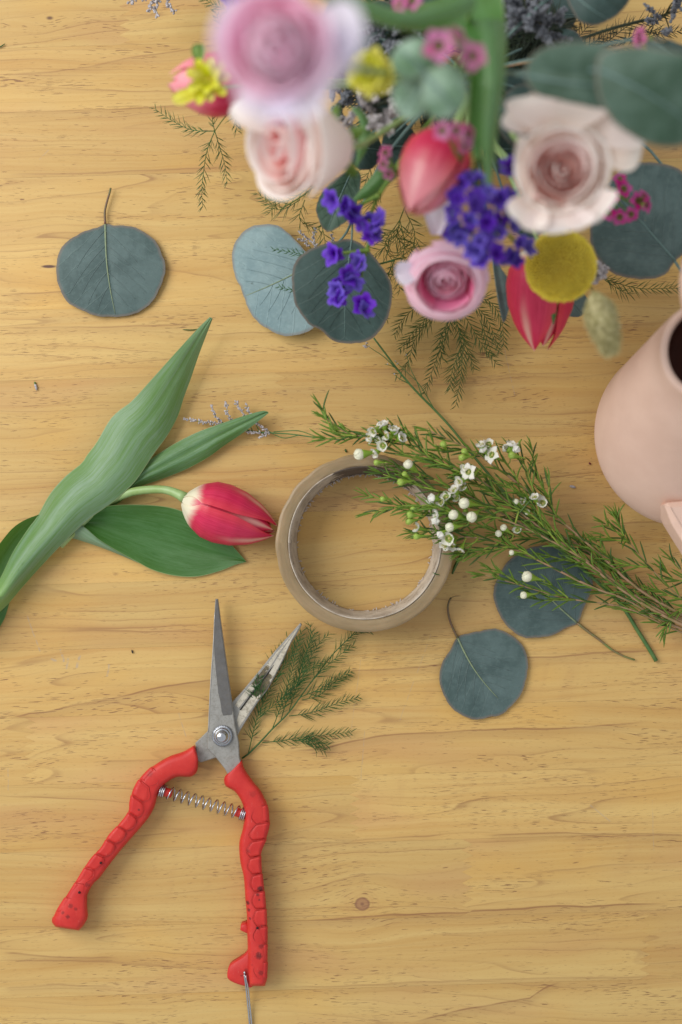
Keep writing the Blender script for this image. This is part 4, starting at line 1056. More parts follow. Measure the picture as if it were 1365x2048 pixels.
fern('feathery asparagus fern sprig lying on the table against the shears blade',
     [(484,1517,8),(497,1508,6),(522,1483,6),(545,1458,7),(578,1425,8),(620,1368,8),(665,1310,10),(700,1275,12),(712,1262,14)],
     [[(497,1508,6),(507,1465,8),(515,1435,10),(528,1405,12),(545,1370,14),(556,1335,16),(565,1300,18),(580,1270,20)],
      [(514,1440,8),(530,1425,10),(552,1408,12),(580,1385,12)],[(518,1425,8),(513,1400,20),(510,1380,26),(520,1355,24)],
      [(528,1404,8),(520,1380,26),(512,1370,28)],[(545,1458,6),(556,1430,10),(570,1390,14),(585,1340,16),(597,1290,18),(605,1262,20)],
      [(562,1442,6),(575,1400,10),(600,1350,12),(625,1310,14),(640,1285,14),(660,1268,16)],[(578,1425,6),(595,1370,12),(610,1320,14),(622,1275,16),(620,1250,18)],
      [(560,1400,12),(590,1375,14),(625,1335,14),(655,1320,12)],[(620,1368,8),(645,1340,12),(680,1310,14),(708,1290,14)],[(600,1395,8),(640,1378,10),(670,1360,12),(705,1342,12)],
      [(579,1432,6),(610,1428,8),(640,1420,10),(680,1405,12),(718,1395,12)],[(605,1400,6),(640,1390,9),(672,1362,9),(700,1350,9)],
      [(525,1485,4),(560,1482,6),(600,1475,8),(650,1470,10),(705,1464,10)],[(590,1480,6),(620,1485,10),(640,1498,10),(652,1504,10)],[(600,1478,8),(625,1482,14),(655,1490,14)],
      [(665,1310,10),(690,1285,12),(715,1265,14),(738,1262,14)],[(550,1365,14),(570,1330,16),(590,1300,18),(595,1275,18)],[(600,1340,12),(615,1300,14),(630,1265,16)],[(560,1350,10),(545,1330,16),(560,1300,18)]],
     nl=17, step=4.2, group=FG, per=2, r=(1.9, .8))

FG2 = 'asparagus fern sprigs'
fern('asparagus fern sprig hanging out of the bouquet at the far left beside the left rose',
     [(540,150,300),(500,200,220),(455,230,160),(430,262,130)],
     [[(430,262,130),(400,262,120),(370,255,110),(335,235,100),(308,216,96)],[(430,262,130),(415,300,110),(408,340,90),(404,380,80),(406,415,70)],
      [(430,262,130),(440,295,110),(450,330,90),(455,368,80)],[(430,262,130),(425,235,120),(440,215,120),(462,205,130)],[(480,215,190),(470,240,170),(476,262,160)],[(455,232,160),(440,215,150),(400,220,140)]], nl=16, step=4.6, group=FG2, smat='fern_olive')
fern('broad asparagus fern sprig spreading on the table below the lower pink ranunculus',
     [(900,300,300),(900,480,160),(905,600,70),(910,650,50)],
     [[(905,600,60),(900,650,40),(880,700,30),(862,750,24),(848,788,20)],[(905,600,60),(915,650,40),(925,700,30),(922,750,24),(912,812,20)],[(905,600,60),(935,640,40),(965,690,30),(995,730,24)],
      [(890,600,60),(860,640,40),(830,680,30),(815,730,20),(792,752,18)],[(880,600,60),(840,610,50),(805,640,40),(790,670,30)],[(920,600,60),(960,620,50),(985,660,36),(1000,705,30)],
      [(925,600,60),(975,600,50),(1003,640,40),(1008,690,34)],[(915,650,40),(935,700,30),(950,740,24)],[(900,640,40),(880,680,30),(885,720,26)],[(870,600,60),(850,640,46),(830,660,40),(800,700,30)],[(925,690,30),(905,740,24),(900,780,20)],[(960,640,40),(975,680,30),(985,712,26)]],
     mat='fern_olive', nl=17, step=4.2, group=FG2, per=2, nr=.9)
fern('tangled asparagus fern sprig between the mid tulip and the lower ranunculus',
     [(850,300,260),(815,400,140),(800,440,100)],
     [[(800,440,100),(790,480,80),(760,500,70),(740,520,60)],[(800,440,100),(810,490,80),(800,530,60)],[(800,450,100),(780,470,80),(750,470,70),(730,480,60)],[(810,420,110),(830,470,80),(815,520,60),(790,550,50)],[(800,440,90),(770,490,70),(790,530,60),(800,580,50)],[(790,470,80),(820,500,70),(840,490,70)],
      [(770,370,120),(750,390,100),(745,430,80)],[(760,300,140),(740,340,120),(720,400,90)]], mat='fern_olive', nl=22, step=6, group=FG2, spread=.95)
fern('thin asparagus fern sprig reaching right under the large eucalyptus leaf to the photo edge',
     [(1100,470,160),(1160,530,100),(1200,560,80)], [[(1190,550,80),(1230,565,60),(1280,577,50),(1330,577,50),(1400,575,50)],[(1210,560,70),(1240,580,60),(1262,590,60)]], mat='fern_olive', nl=16, step=4.4, group=FG2)
fern('asparagus fern sprig at the top right corner over bare wood',
     [(1100,130,200),(1180,110,140),(1240,90,100)], [[(1180,110,140),(1220,80,110),(1260,50,90),(1300,40,80),(1350,20,70)],[(1200,100,130),(1250,95,100),(1310,70,80),(1370,60,70)],[(1150,120,150),(1180,90,120),(1230,60,100)],[(1120,110,160),(1170,60,130),(1190,20,110)],
      [(1240,90,100),(1290,60,90),(1330,70,80)],[(1100,130,160),(1160,100,130),(1210,95,110),(1250,110,100)]], mat='fern_dark', nl=20, step=4.4, group=FG2, per=2)
fern('faint asparagus fern tips showing below the left rose',
     [(700,300,260),(620,380,160),(560,420,100)], [[(640,360,140),(580,400,110),(540,400,90),(510,385,80)],[(600,400,110),(560,420,90),(525,400,80)],[(610,400,110),(600,440,90),(640,460,70)],[(560,390,110),(552,400,100),(540,425,90)],[(640,430,90),(650,480,60),(655,520,40)]], mat='fern_olive', nl=18, step=5.5, group=FG2)
fern('dark asparagus fern sprig crossing both overlapping eucalyptus leaves beside the small purple statice',
     [(790,520,150),(745,530,140),(700,525,130)], [[(745,530,140),(690,527,130),(640,520,125),(600,508,120),(545,498,116)],[(745,545,140),(690,560,130),(640,577,125),(590,580,120),(556,573,118)],[(760,560,140),(745,600,130),(775,640,120)],[(790,520,150),(775,560,140),(782,600,130)]], mat='fern', nl=11, step=4.0, group=FG2)
fern('asparagus fern peeking out above the pink ranunculus at the top edge',
     [(600,60,300),(500,20,200),(470,10,180)], [[(500,20,200),(460,22,180),(432,10,170),(400,-5,165)],[(500,60,220),(450,60,190),(438,40,180),(430,22,180)],[(480,20,190),(470,40,180),(450,50,180)]], mat='fern', nl=14, step=4.4, group=FG2)

# ------------------------------------------------------------------ dry limonium
def floret(mb, p, d, s=1.0):
    d = np.asarray(d, float); d /= np.linalg.norm(d)
    mb.tube([p, p+d*2.4*s, p+d*4.8*s, p+d*6.4*s], [.8*s, 1.5*s, 2.0*s, .9*s], 5)
def limo_twig(parent, path, mat='limo', smat='limo_stem', r=1.1, dens=3.0, s=1.0, start=.3, one_side=False):
    P = cr(path, 16); mb = MB(); mb.tube(P, np.linspace(r, r*.5, 16), 5); tw = part('twig', mb, M[smat], parent)
    mb = MB(); d = np.r_[0, np.cumsum(np.linalg.norm(np.diff(P, axis=0), axis=1))]; q = d[-1]*start
    while q < d[-1]:
        p = np.array([np.interp(q, d, P[:, c]) for c in range(3)]); tg = P[-1]-P[0]; tg = tg/np.linalg.norm(tg)
        for _ in range(2):
            side = np.array([R.uniform(-1, 1), R.uniform(-1, 1), R.uniform(-.2, 1)])
            floret(mb, p, tg*.9+side*.9, s*R.uniform(.8, 1.15))
        q += dens*R.uniform(.7, 1.3)
    part('florets', mb, M[mat], tw, stuff=True)
LG = 'dry lilac statice sprigs'
t = thing('dry_statice_sprig', 'small dry sprig of lilac-white florets tucked behind the middle tulip leaf', 'flower sprig', (450, 850, 0), LG)
st = [T(*p) for p in [(690,880,110),(640,876,80),(580,868,40),(545,866,16),(505,862,12),(455,850,10)]]
mb = MB(); mb.tube(cr(st, 24), np.linspace(1.2, 1.4, 24), 6); part('stem', mb, M['limo_stem'], t)
for f in ([(500,862,12),(460,850,12),(420,845,12),(392,842,14),(370,838,14)],[(455,850,12),(438,840,14),(430,828,18),(424,814,20)],[(470,852,12),(460,836,14),(455,822,18),(452,806,20)],
          [(505,860,12),(492,835,14),(482,820,18),(472,804,20)],[(520,864,12),(508,840,14),(500,828,16),(494,810,20)],[(545,866,14),(530,858,18),(518,850,22),(512,845,24)],[(530,868,10),(520,866,14),(505,866,14),(496,862,16)],[(548,868,12),(538,866,16),(527,872,18),(520,874,18)]):
    limo_twig(t, [T(*p) for p in f], dens=3.4, s=.95, start=.25)
mb = MB()
for f in ([(640,876,120),(600,862,60),(570,862,40),(548,864,16)],[(600,870,60),(570,876,30),(550,870,14)]): mb.tube(cr([T(*p) for p in f], 12), 1.0, 5)
part('side_stems', mb, M['limo_stem'], t)
t = thing('bare_statice_sprig', 'long bare green stem passing under the waxflowers to its cut end on the wood', 'flower stem', (1000, 980, 0))
mb = MB(); mb.tube(cr([T(*p) for p in [(748,676,30),(775,712,22),(800,745,18),(835,785,14),(870,820,12),(905,858,12),(950,915,12),(1010,985,12),(1100,1080,14),(1180,1150,16),(1240,1206,12),(1275,1260,8),(1300,1300,6),(1313,1322,6)]], 60), np.interp(np.linspace(0, 1, 60), [0, .3, 1], [1.7, 2.4, 4.2]), 8); part('stem', mb, M['limo_stem'], t)
for f in ([(800,745,18),(770,715,24),(748,700,28),(734,690,30)],[(835,785,14),(810,755,20),(790,735,24),(770,728,26)],[(845,795,14),(835,765,20),(822,738,24),(812,704,28)],[(870,820,12),(840,770,20),(815,745,26),(790,722,28)],[(820,768,14),(800,758,20),(788,748,22)]):
    limo_twig(t, [T(*p) for p in f], r=1.2, dens=9, s=.55, start=.93)
mb = MB()
for i in range(5):
    limo = T(734+R.uniform(-8, 6), 691+R.uniform(-6, 6), 32); floret(mb, limo, (-1, R.uniform(-.6, .6), .3), .9)
part('florets', mb, M['limo'], t)
t = thing('dry_statice_sprig', 'dry lilac floret sprigs poking out above the overlapping eucalyptus leaves', 'flower sprig', (640, 500, 0), LG)
for f in ([(660,540,20),(640,510,26),(625,485,34),(600,465,40)],[(640,515,24),(632,492,34),(628,475,40),(633,455,46)],[(690,540,24),(675,500,40),(668,485,50),(664,470,54)],[(625,500,26),(610,482,34),(598,480,38)]):
    limo_twig(t, [T(*p) for p in f], dens=3.2, s=.95, start=.3)
t = thing('dry_statice_sprig', 'dry lilac-white sprigs hanging in from the top edge, left of the pink ranunculus', 'flower sprig', (310, -20, 0), LG)
for f in ([(330,-60,120),(315,-20,110),(305,5,100),(300,18,100)],[(330,-60,120),(318,-10,110),(313,15,100),(315,28,100)],[(350,-60,120),(340,-20,110),(336,5,100),(350,22,100)],[(300,-60,120),(290,-20,110),(265,0,100),(258,6,100)],[(330,-60,120),(305,-20,110),(290,-2,100)]):
    limo_twig(t, [T(*p) for p in f], dens=3.0, s=1.2, start=.3)

# ------------------------------------------------------------------ the bouquet
GX = T(930, 150, 330)                         # where the stems are gathered
FOOT = np.array([905., 260., 0.])
def bstem(parent, head, back, r=4.5, mat='tstem', name='stem'):
    """stem from a head to the gathering point, splaying out again to the table"""
    head = np.asarray(head, float); back = np.asarray(back, float); back = back/np.linalg.norm(back)
    d = head-GX; foot = np.array([GX[0]-d[0]*.22, GX[1]-d[1]*.10-20, 3.0])
    j = np.array([R.uniform(-14, 14), R.uniform(-14, 14), 0])
    L = np.linalg.norm(d)
    P = cr([head, head+back*min(60, L*.25), GX+j+(head-GX)*.25-np.array([0, 0, 20]), GX+j, foot], 40)
    P[:, 2] = np.maximum(P[:, 2], 3)
    mb = MB(); mb.tube(P, r, 8); return part(name, mb, M[mat], parent)
def lower_bstem(parent, head, r=3, mat='petiole', name='stem'):
    head = np.asarray(head, float)
    d = head-GX
    P = cr([head, head*.6+GX*.4+np.array([0, 0, 10]), GX+np.array([R.uniform(-20, 20), R.uniform(-14, 14), -20]), np.array([GX[0]-d[0]*.15, GX[1]-d[1]*.1-20, 3])], 36)
    mb = MB(); mb.tube(P, r, 7); return part(name, mb, M[mat], parent)

def rosette(parent, c, axis, Rm, Hh, n, mat, layers=(.10, 1.0), curl=.3, wmin=.75, wmax=1.7, seed=0, hint=None, inner_h=1.0, close=0.0, name='petal', jit=.08, cup=.45, power=.8, reflex=0.0, heart=True):
    F = frame(axis, hint); rr = random.Random(seed); c = np.asarray(c, float)
    if layers[0] < .3 and heart:
        mb = MB(); mb.ball(c+F[:, 2]*Hh*.12, Rm*.80, 18, 10, axis, (1, 1, .38), rnd=.1); part('flower_heart', mb, M[mat], parent)
    for k in range(n):
        f = k/(n-1)
        r = Rm*(layers[0]+(layers[1]-layers[0])*f**power)
        wd = wmax+(wmin-wmax)*f; phi = k*2.399+rr.uniform(-.2, .2)
        hh = Hh*(inner_h+(1-inner_h)*f)*(1-.22*f*f)*rr.uniform(.95, 1.05)
        P = []; Cc = []; nn, m = 14, 15; wv = rr.uniform(0, 6)
        for i in range(nn):
            tt = i/(nn-1); row = []; rc = []
            for j in range(m):
                a = 2*j/(m-1)-1
                ww = wd*math.sqrt(max(0, 1-max(0, (tt-.55)/.62)**2.6)) if tt > .55 else wd*(.55+.45*tt/.55)
                ang = phi+a*ww
                rad = r*(cup+(1-cup)*math.sin(min(1, tt*1.25)*math.pi/2))
                cu = max(0, (tt-.7)/.3)
                rad += Rm*(curl*f*cu*cu-close*(1-f*.5)*cu*cu)+Rm*jit*math.sin(a*3+wv)*tt*.5
                rad = max(rad, .4)
                h = hh*(math.sin(tt*math.pi/2*.92) if tt < .98 else math.sin(.98*math.pi/2*.92))-reflex*Rm*f*cu*cu*1.0-hh*.08*abs(a)**3*tt
                row.append(c+F@np.array([rad*math.cos(ang), rad*math.sin(ang), h])); rc.append((tt, j/(m-1), f))
            P.append(row); Cc.append(rc)
        mb = MB(); mb.grid(P, np.array(Cc)); part(name, mb, M[mat], parent)
def free_petal(parent, c, out, up, L, Wd, curl, mat, seed=0, cupx=.25, rnd=.95, name='petal', droop=0.0):
    """single large petal from c going out, curling back"""
    rr = random.Random(seed); c = np.asarray(c, float); o = np.asarray(out, float); o /= np.linalg.norm(o); u = np.asarray(up, float); u = u-o*u.dot(o); u /= np.linalg.norm(u); s_ = np.cross(o, u)
    P = []; Cc = []; nn, m = 18, 17; ph = rr.uniform(0, 6)
    x = 0.0; z = 0.0; th0 = .25
    for i in range(nn):
        tt = i/(nn-1)
        th = th0-curl*max(0, tt-.35)**1.3*2.2-droop*tt
        if i: x += L/(nn-1)*math.cos(th); z += L/(nn-1)*math.sin(th)
        wd = Wd*(.35+.65*math.sin(min(1, tt*1.35)*math.pi/2))*math.sqrt(max(.0, 1-max(0, (tt-.6)/.42)**2.6))
        row = []; rc = []
        for j in range(m):
            a = 2*j/(m-1)-1
            row.append(c+o*x+u*(z+cupx*Wd*a*a+.05*L*math.sin(a*4+ph)*tt)+s_*a*wd); rc.append((tt, j/(m-1), rnd))
        P.append(row); Cc.append(rc)
    mb = MB(); mb.grid(P, np.array(Cc)); part(name, mb, M[mat], parent)
def sepals(parent, c, axis, Rm, n=5, L=1.2, droop=.6):
    F = frame(axis); c = np.asarray(c, float)
    for k in range(n):
        a = k*2*math.pi/n+.3; o = F@np.array([math.cos(a), math.sin(a), -.3])
        free_petal(parent, c, o, F[:, 2], Rm*L, Rm*.28, droop, 'sepal', seed=k, name='sepal')

# ranunculus at the top, nearest the lens
zr = 1380
t = thing('ranunculus', 'largest pale pink ranunculus, high in the bouquet at the top and much blurred', 'ranunculus', T(555, 100, 1300)*[1, 1, 0], 'pink ranunculus flowers')
c = T(560, 105, zr-70)
rosette(t, c+np.array([4, 6, 0]), (-.05, .15, 1), 38, 78, 16, 'ran', layers=(.12, 1.0), curl=.0, wmin=1.0, wmax=1.7, seed=3, close=.12, cup=.7, power=.75, inner_h=1.0)
rosette(t, c, (-.05, .12, 1), 58, 64, 18, 'ran', layers=(.56, 1.0), curl=.12, wmin=.8, wmax=1.0, seed=4, close=.0, cup=.35, power=.8, inner_h=.95)
for (a_, l_) in ((1.2, 70), (1.75, 66), (-.15, 74), (.25, 66), (3.4, 52)):
    free_petal(t, c+np.array([math.cos(a_)*25, math.sin(a_)*25, 10]), (math.cos(a_), math.sin(a_), .25), (0, 0, 1), l_, 34, .25, 'lilac', seed=int(a_*10), rnd=1)
bstem(t, c, (.25, -.2, -1), 4.5)
# rose, left
t = thing('rose', 'pale pink rose seen from its side below the biggest ranunculus, white petals turned back', 'rose', T(600, 300, 700)*[1, 1, 0], 'pale pink roses')
c = T(668, 290, 650); axr = np.array([-.74, .20, .64])
rosette(t, c, axr, 82, 132, 15, 'rose', layers=(.12, 1.0), curl=.10, wmin=1.05, wmax=1.9, seed=5, close=.03, cup=.55, inner_h=.92, power=.85, jit=.04, heart=False)
free_petal(t, T(545, 262, 700), (-1, -.50, .15), (0, 0, 1), 72, 20, .6, 'rose', 12, rnd=1, cupx=.3)
sepals(t, c-axr*6, axr, 40, L=1.5, droop=.3)
bstem(t, c, -axr, 5.0)
# rose, right
t = thing('rose', 'blush rose facing the lens at the right of the bouquet above the yellow ball flower', 'rose', T(1115, 350, 700)*[1, 1, 0], 'pale pink roses')
c = T(1112, 352, 690); axr = np.array([.0, .10, 1.0])
rosette(t, c, axr, 68, 84, 14, 'rose2', layers=(.10, 1.0), curl=.10, wmin=1.0, wmax=2.1, seed=9, close=.03, cup=.6, inner_h=1.0, power=.9, jit=.05)
for (x, y, o, L, Wd, cu, sd) in ((1110, 262, (.0, -1, .45), 60, 78, 1.2, 1), (1075, 255, (-.55, -.8, .5), 55, 48, 1.2, 2), (1180, 262, (.85, -.10, .3), 92, 44, .8, 3), (1190, 290, (.95, .25, .1), 72, 34, .6, 8), (1110, 420, (.1, 1, .35), 42, 56, .9, 4),
                               (1070, 400, (-.45, .85, .3), 50, 34, .9, 5), (1165, 405, (.6, .75, .35), 42, 44, .8, 6), (1062, 345, (-1, .1, .6), 34, 52, .6, 7)):
    free_petal(t, T(x, y, 735), o, (0, 0, 1), L, Wd, cu, 'rose2', sd, rnd=1, cupx=.2)
sepals(t, c-axr*26, axr, 50, L=1.2, droop=.9)
bstem(t, c, (-.1, -.3, -1), 5.0)
# lower ranunculus
t = thing('ranunculus', 'bright pink ranunculus low in the bouquet, left of the yellow ball flower', 'ranunculus', T(890, 555, 480)*[1, 1, 0], 'pink ranunculus flowers')
c = T(893, 528, 440); axr = np.array([-.06, .62, .8])
rosette(t, c, axr, 38, 76, 16, 'ran2', layers=(.10, 1.0), curl=.0, wmin=1.2, wmax=1.9, seed=13, close=.10, cup=.6, power=.75, inner_h=.92, jit=.03, heart=False)
rosette(t, c, axr, 76, 84, 16, 'ran2', layers=(.60, 1.0), curl=-.28, wmin=1.0, wmax=1.25, seed=17, close=.0, cup=.42, power=.9, jit=.03)
free_petal(t, T(838, 540, 500), (-1, .30, .0), (0, 0, 1), 40, 20, .35, 'lilac', 2, rnd=1)
free_petal(t, T(872, 470, 480), (.02, -1, .1), (0, 0, 1), 76, 24, .3, 'lilac', 4, rnd=1)
bstem(t, c, (0, -.5, -1), 4.5)
# tulips
def btulip(label, base, tip, Rm, roll, seed, spread=0.0, mat='tulip_pale'):
    base = T(*base); tip = T(*tip)
    t = thing('tulip', label, 'tulip', base*[1, 1, 0], 'red tulips')
    tulip_head(t, base, tip-base, np.linalg.norm(tip-base), Rm, spread=spread, roll=roll, seed=seed, mat=mat)
    bstem(t, base, base-tip, 7, 'tstem')
    return t
btulip('red tulip in the middle of the bouquet, pale tip pointing down left under pink waxflowers', (905, 262, 600), (822, 430, 640), 52, 1.2, 3)
btulip('red tulip at the far left of the bouquet with yellow petals lying across it', (496, 172, 470), (334, 162, 500), 50, .3, 7)
tl = btulip('open red tulip at the lower right of the bouquet, partly under the yellow ball flower', (1090, 480, 310), (1078, 700, 240), 60, .9, 11, spread=.05, mat='tulip')
strip(tl, [(1085,570),(1092,600),(1102,625),(1106,648)], [(1122,570),(1118,600),(1114,625),(1108,648)], [320,320,320,318], [318,320,318,318], [4,4,3,1], 'tleaf_in', 14, 7, seed=3)
# yellow flowers
def daisy(label, c, axis, Rm, n=16, lay=3, group='yellow-green flowers', seed=1, long_=1.0):
    rr = random.Random(seed); c = T(*c)
    t = thing('yellow_flower', label, 'flower', c*[1, 1, 0], group)
    F = frame(axis)
    for l in range(lay):
        for k in range(n-3*l):
            a = 2*math.pi*(k+.5*l)/(n-3*l)+rr.uniform(-.1, .1)
            tilt = .15+.45*l
            o = F@np.array([math.cos(a)*math.cos(tilt), math.sin(a)*math.cos(tilt), math.sin(tilt)])
            free_petal(t, c+F@np.array([math.cos(a)*Rm*.15, math.sin(a)*Rm*.15, l*2]), o, F[:, 2], Rm*(.95-.22*l)*rr.uniform(.85, 1.1)*long_, Rm*.23, .5, 'yellow', k, rnd=.3+.3*l if l < 2 else .2, cupx=.5)
    mb = MB(); mb.ball(c+F[:, 2]*Rm*.08, Rm*.12, 10, 6); part('flower_centre', mb, M['yellow'], t)
    bstem(t, c-F[:, 2]*3, -F[:, 2], 3.0)
    return t
t = daisy('yellow-green flower with pointed petals lying over the left tulip', (418, 162, 590), (-.2, .15, 1), 36, 9, 2, seed=3)
free_petal(t, T(412,180,575), (-.9, .35, 0), (0, 0, 1), 56, 12, .2, 'yellow', 3, rnd=.9)
free_petal(t, T(400,130,560), (-.1, -1, -.2), (0, 0, 1), 34, 11, .2, 'sepal', 4, rnd=.9)
daisy('round yellow flower between the big pink ranunculus and the blurred green leaf', (742, 146, 820), (-.15, .25, 1), 33, 16, 4, seed=5)
# yellow ball flower
t = thing('craspedia', 'round mustard-yellow ball flower below the right rose', 'flower', T(1122, 533, 460)*[1, 1, 0])
cc = T(1122, 533, 440); rad = 70*(1-440/H); mb = MB(); mb.ball(cc, rad-2.5, 24, 16); part('ball', mb, M['ball_core'], t)
mb = MB(); N_ = 900
for i in range(N_):
    z = 1-2*(i+.5)/N_; a = i*2.39996; q = np.array([math.sqrt(1-z*z)*math.cos(a), math.sqrt(1-z*z)*math.sin(a), z])
    if z < -.35: continue
    p = cc+q*(rad-2.5+R.uniform(-1.2, 1.4)); mb.tube([p-q*2, p+q*1.4, p+q*3.4, p+q*4.2], [1.7, 2.1, 1.5, .3], 6)
part('florets', mb, M['craspedia'], t, stuff=True)
bstem(t, cc, (-.3, -.4, -1), 3.2)
# bunny tail grass
t = thing('bunny_tail_grass', 'fluffy cream bunny-tail grass head hanging beside the yellow ball flower', 'grass head', T(1205, 630, 560)*[1, 1, 0])
p0, p1 = T(1188, 585, 540), T(1222, 702, 560); ax = p1-p0; F = frame(ax); Lb = np.linalg.norm(ax)
mb = MB(); mb.tube([p0+ax*f for f in np.linspace(0, 1, 9)], [5, 16, 22, 24, 23, 20, 16, 10, 3], 12); part('seed_head', mb, M['bunny'], t)
mb = MB()
for i in range(1500):
    f = R.random()**.9; r = np.interp(f, [0, .12, .3, .6, .85, 1], [6, 17, 24, 20, 12, 3]); a = R.uniform(0, 6.283)
    rd = F@np.array([math.cos(a), math.sin(a), 0]); p = p0+ax*f+rd*r*.9; d = rd*R.uniform(.4, 1)+ax/Lb*R.uniform(.7, 1.6); d /= np.linalg.norm(d)
    L = R.uniform(9, 18); mb.tube([p, p+d*L*.6, p+d*L], [.9, .6, .12], 3, cap=False)
part('hairs', mb, M['bunny'], t, stuff=True)
mb = MB(); mb.tube(cr([p0, T(1176,566,400), T(1110,480,300), T(1000,300,290), GX, np.array([GX[0]-30, GX[1]-30, 3])], 36), 1.8, 6); part('stem', mb, M['petiole'], t)
# purple statice
SF = []
for v in range(3):
    rr = random.Random(v); mb = MB(); P = []; Cc = []
    for i in range(26):
        a = 2*math.pi*i/26; row = []; rc = []
        fl = 1+.16*math.cos(5*a+v)+.07*math.sin(11*a)
        for j in range(7):
            f = j/6; row.append(((.15+.85*f**1.3)*fl*math.cos(a), (.15+.85*f**1.3)*fl*math.sin(a), .9*f**.7-.25*f**3+.10*math.sin(5*a+2*f+v)*f)); rc.append((f, i/26, .3+.5*f))
        P.append(row); Cc.append(rc)
    mb.grid(P, np.array(Cc), closeu=True); me = mb.mesh('floret', local=True); me.materials.append(M['statice']); SF.append(me)
def statice(label, heads, stems, dz=0, size=20):
    cx_, cy_, cz_ = heads[0]
    t = thing('statice', label, 'statice', T(cx_, cy_, cz_)*[1, 1, 0], 'purple statice')
    for path in stems:
        mb = MB(); mb.tube(cr([T(*p) for p in path], 20), np.linspace(4.5, 2.4, 20), 7); part('stem', mb, M['sepal'], t)
    for (x, y, z) in heads:
        k = 1-z/H
        for q in range(2):
            ax_ = np.array([R.uniform(-.8, .8), R.uniform(-.5, .9), R.uniform(.4, 1)])
            p = T(x+R.uniform(-10, 10), y+R.uniform(-10, 10), z+R.uniform(-10, 10))
            put('floret', R.choice(SF), None, t, at(p, ax_, size*k*R.uniform(.75, 1.1), roll=R.uniform(0, 6)))
        mb = MB(); mb.tube([T(x, y, z-26), T(x, y, z)], [3, 6], 6); part('calyx', mb, M['sepal'], t)
    return t
statice('small purple statice spray over the dark round eucalyptus leaf', [(675,505,330),(716,520,330),(700,545,335),(706,560,335),(682,588,335),(684,570,335),(727,618,325)],
        [[(760,420,360),(745,470,330),(730,510,315),(722,560,310),(725,610,310)],[(740,500,320),(700,505,315),(680,505,310)],[(724,550,312),(700,570,310),(684,585,310)]], size=22)
statice('purple statice spray left of the mid tulip, above the small round leaf', [(692,418,420),(700,428,420),(738,450,420),(765,447,420),(748,460,420),(680,408,420)],
        [[(800,330,460),(765,380,430),(745,420,400),(740,450,395)],[(760,390,430),(720,410,400),(695,420,395)]], size=22)
statice('large purple statice cluster between the mid tulip and the right rose', [(935,355,640),(955,370,640),(910,395,640),(945,400,645),(975,385,640),(905,430,630),(935,440,640),(965,430,640),(985,440,620),(930,470,620),(960,475,620),(990,470,610),(950,500,600),(962,520,590),(905,455,610),(1000,395,620),(1008,338,600),(1020,430,600),(1040,490,560),(1025,515,540),(985,500,580),(1010,450,590)],
        [[(950,200,560),(955,300,580),(950,380,600),(945,470,590),(955,520,570)],[(955,300,580),(985,380,590),(1005,450,570),(1035,490,540)],[(950,340,590),(920,390,600),(905,440,600)]], size=20)
statice('bit of purple statice at the top edge beside the big pink ranunculus', [(470,2,420),(478,10,420),(462,-6,420)], [[(560,40,420),(520,20,410),(475,5,400)]], size=20)
# pink waxflowers in the bouquet
def pinkwax(label, fl, tpl, anchor, size=1.0, mat='sepal'):
    t = thing('pink_waxflower_sprig', label, 'flower sprig', T(*fl[0][:3])*[1, 1, 0], 'pink waxflowers in the bouquet')
    a = T(*anchor)
    for (x, y, z, ax_, s_) in fl:
        p = T(x, y, z); wax_flower(t, p, ax_, s_*size*(1-z/H), 2, tpl)
        d = np.array(ax_, float); d /= np.linalg.norm(d); e = p-d*17*s_*(1-z/H)*size
        mb = MB(); mb.tube(cr([e, (e+a)/2+np.array([0, 0, -10]), a], 12), 1.5, 6); part('flower_stalk', mb, M[mat], t)
    lower_bstem(t, a, 2.4, 'twig')
    return t
pinkwax('two blurred pink waxflowers over the broad green leaves near the top', [(878,92,980,(-.1,.1,1),2.3),(945,112,960,(.2,.1,1),2.0),(915,72,960,(.5,-.3,.6),1.3)], PINK, (925,200,760))
pinkwax('pale pink waxflowers resting on the base of the middle tulip', [(885,262,760,(-.4,.2,1),1.4),(912,262,760,(.3,-.1,1),1.4),(935,268,740,(.6,.1,.8),1.4),(930,292,730,(.3,.6,.8),1.1)], PINK, (925,330,640))
pinkwax('pink waxflower buds between the grey statice and the middle tulip', [(772,306,560,(-.5,-.3,1),1.1),(768,328,560,(-.8,.1,.8),1.1),(778,348,550,(-.4,.6,.8),.9)], PINK, (800,350,480))
pinkwax('deep pink waxflower cluster on the large eucalyptus leaf at the right', [(1240,358,440,(-.2,-.5,1),1.0),(1248,378,440,(.2,0,1),1.2),(1226,396,440,(-.6,0,.8),1.1),(1218,425,440,(-.6,.3,.8),1.2),(1240,434,440,(-.1,.7,.8),1.2),(1262,428,440,(.3,.6,.9),1.2),(1276,402,440,(.4,0,1),1.3),(1292,410,440,(.9,.1,.6),1.2),(1288,392,440,(.6,-.6,.8),1.0)], DEEP, (1225,380,370))
pinkwax('single faint pink bud at the top right over the ferns', [(1282,76,600,(-.9,.1,.4),1.5),(1280,70,600,(-.9,-.2,.4),1.2)], PINK, (1340,80,520), mat='twig')
pinkwax('faint pink waxflower at the top edge above the green leaves', [(825,2,700,(-.2,.1,1),1.4),(800,8,700,(-.6,.3,.8),1.2)], PINK, (850,40,600))
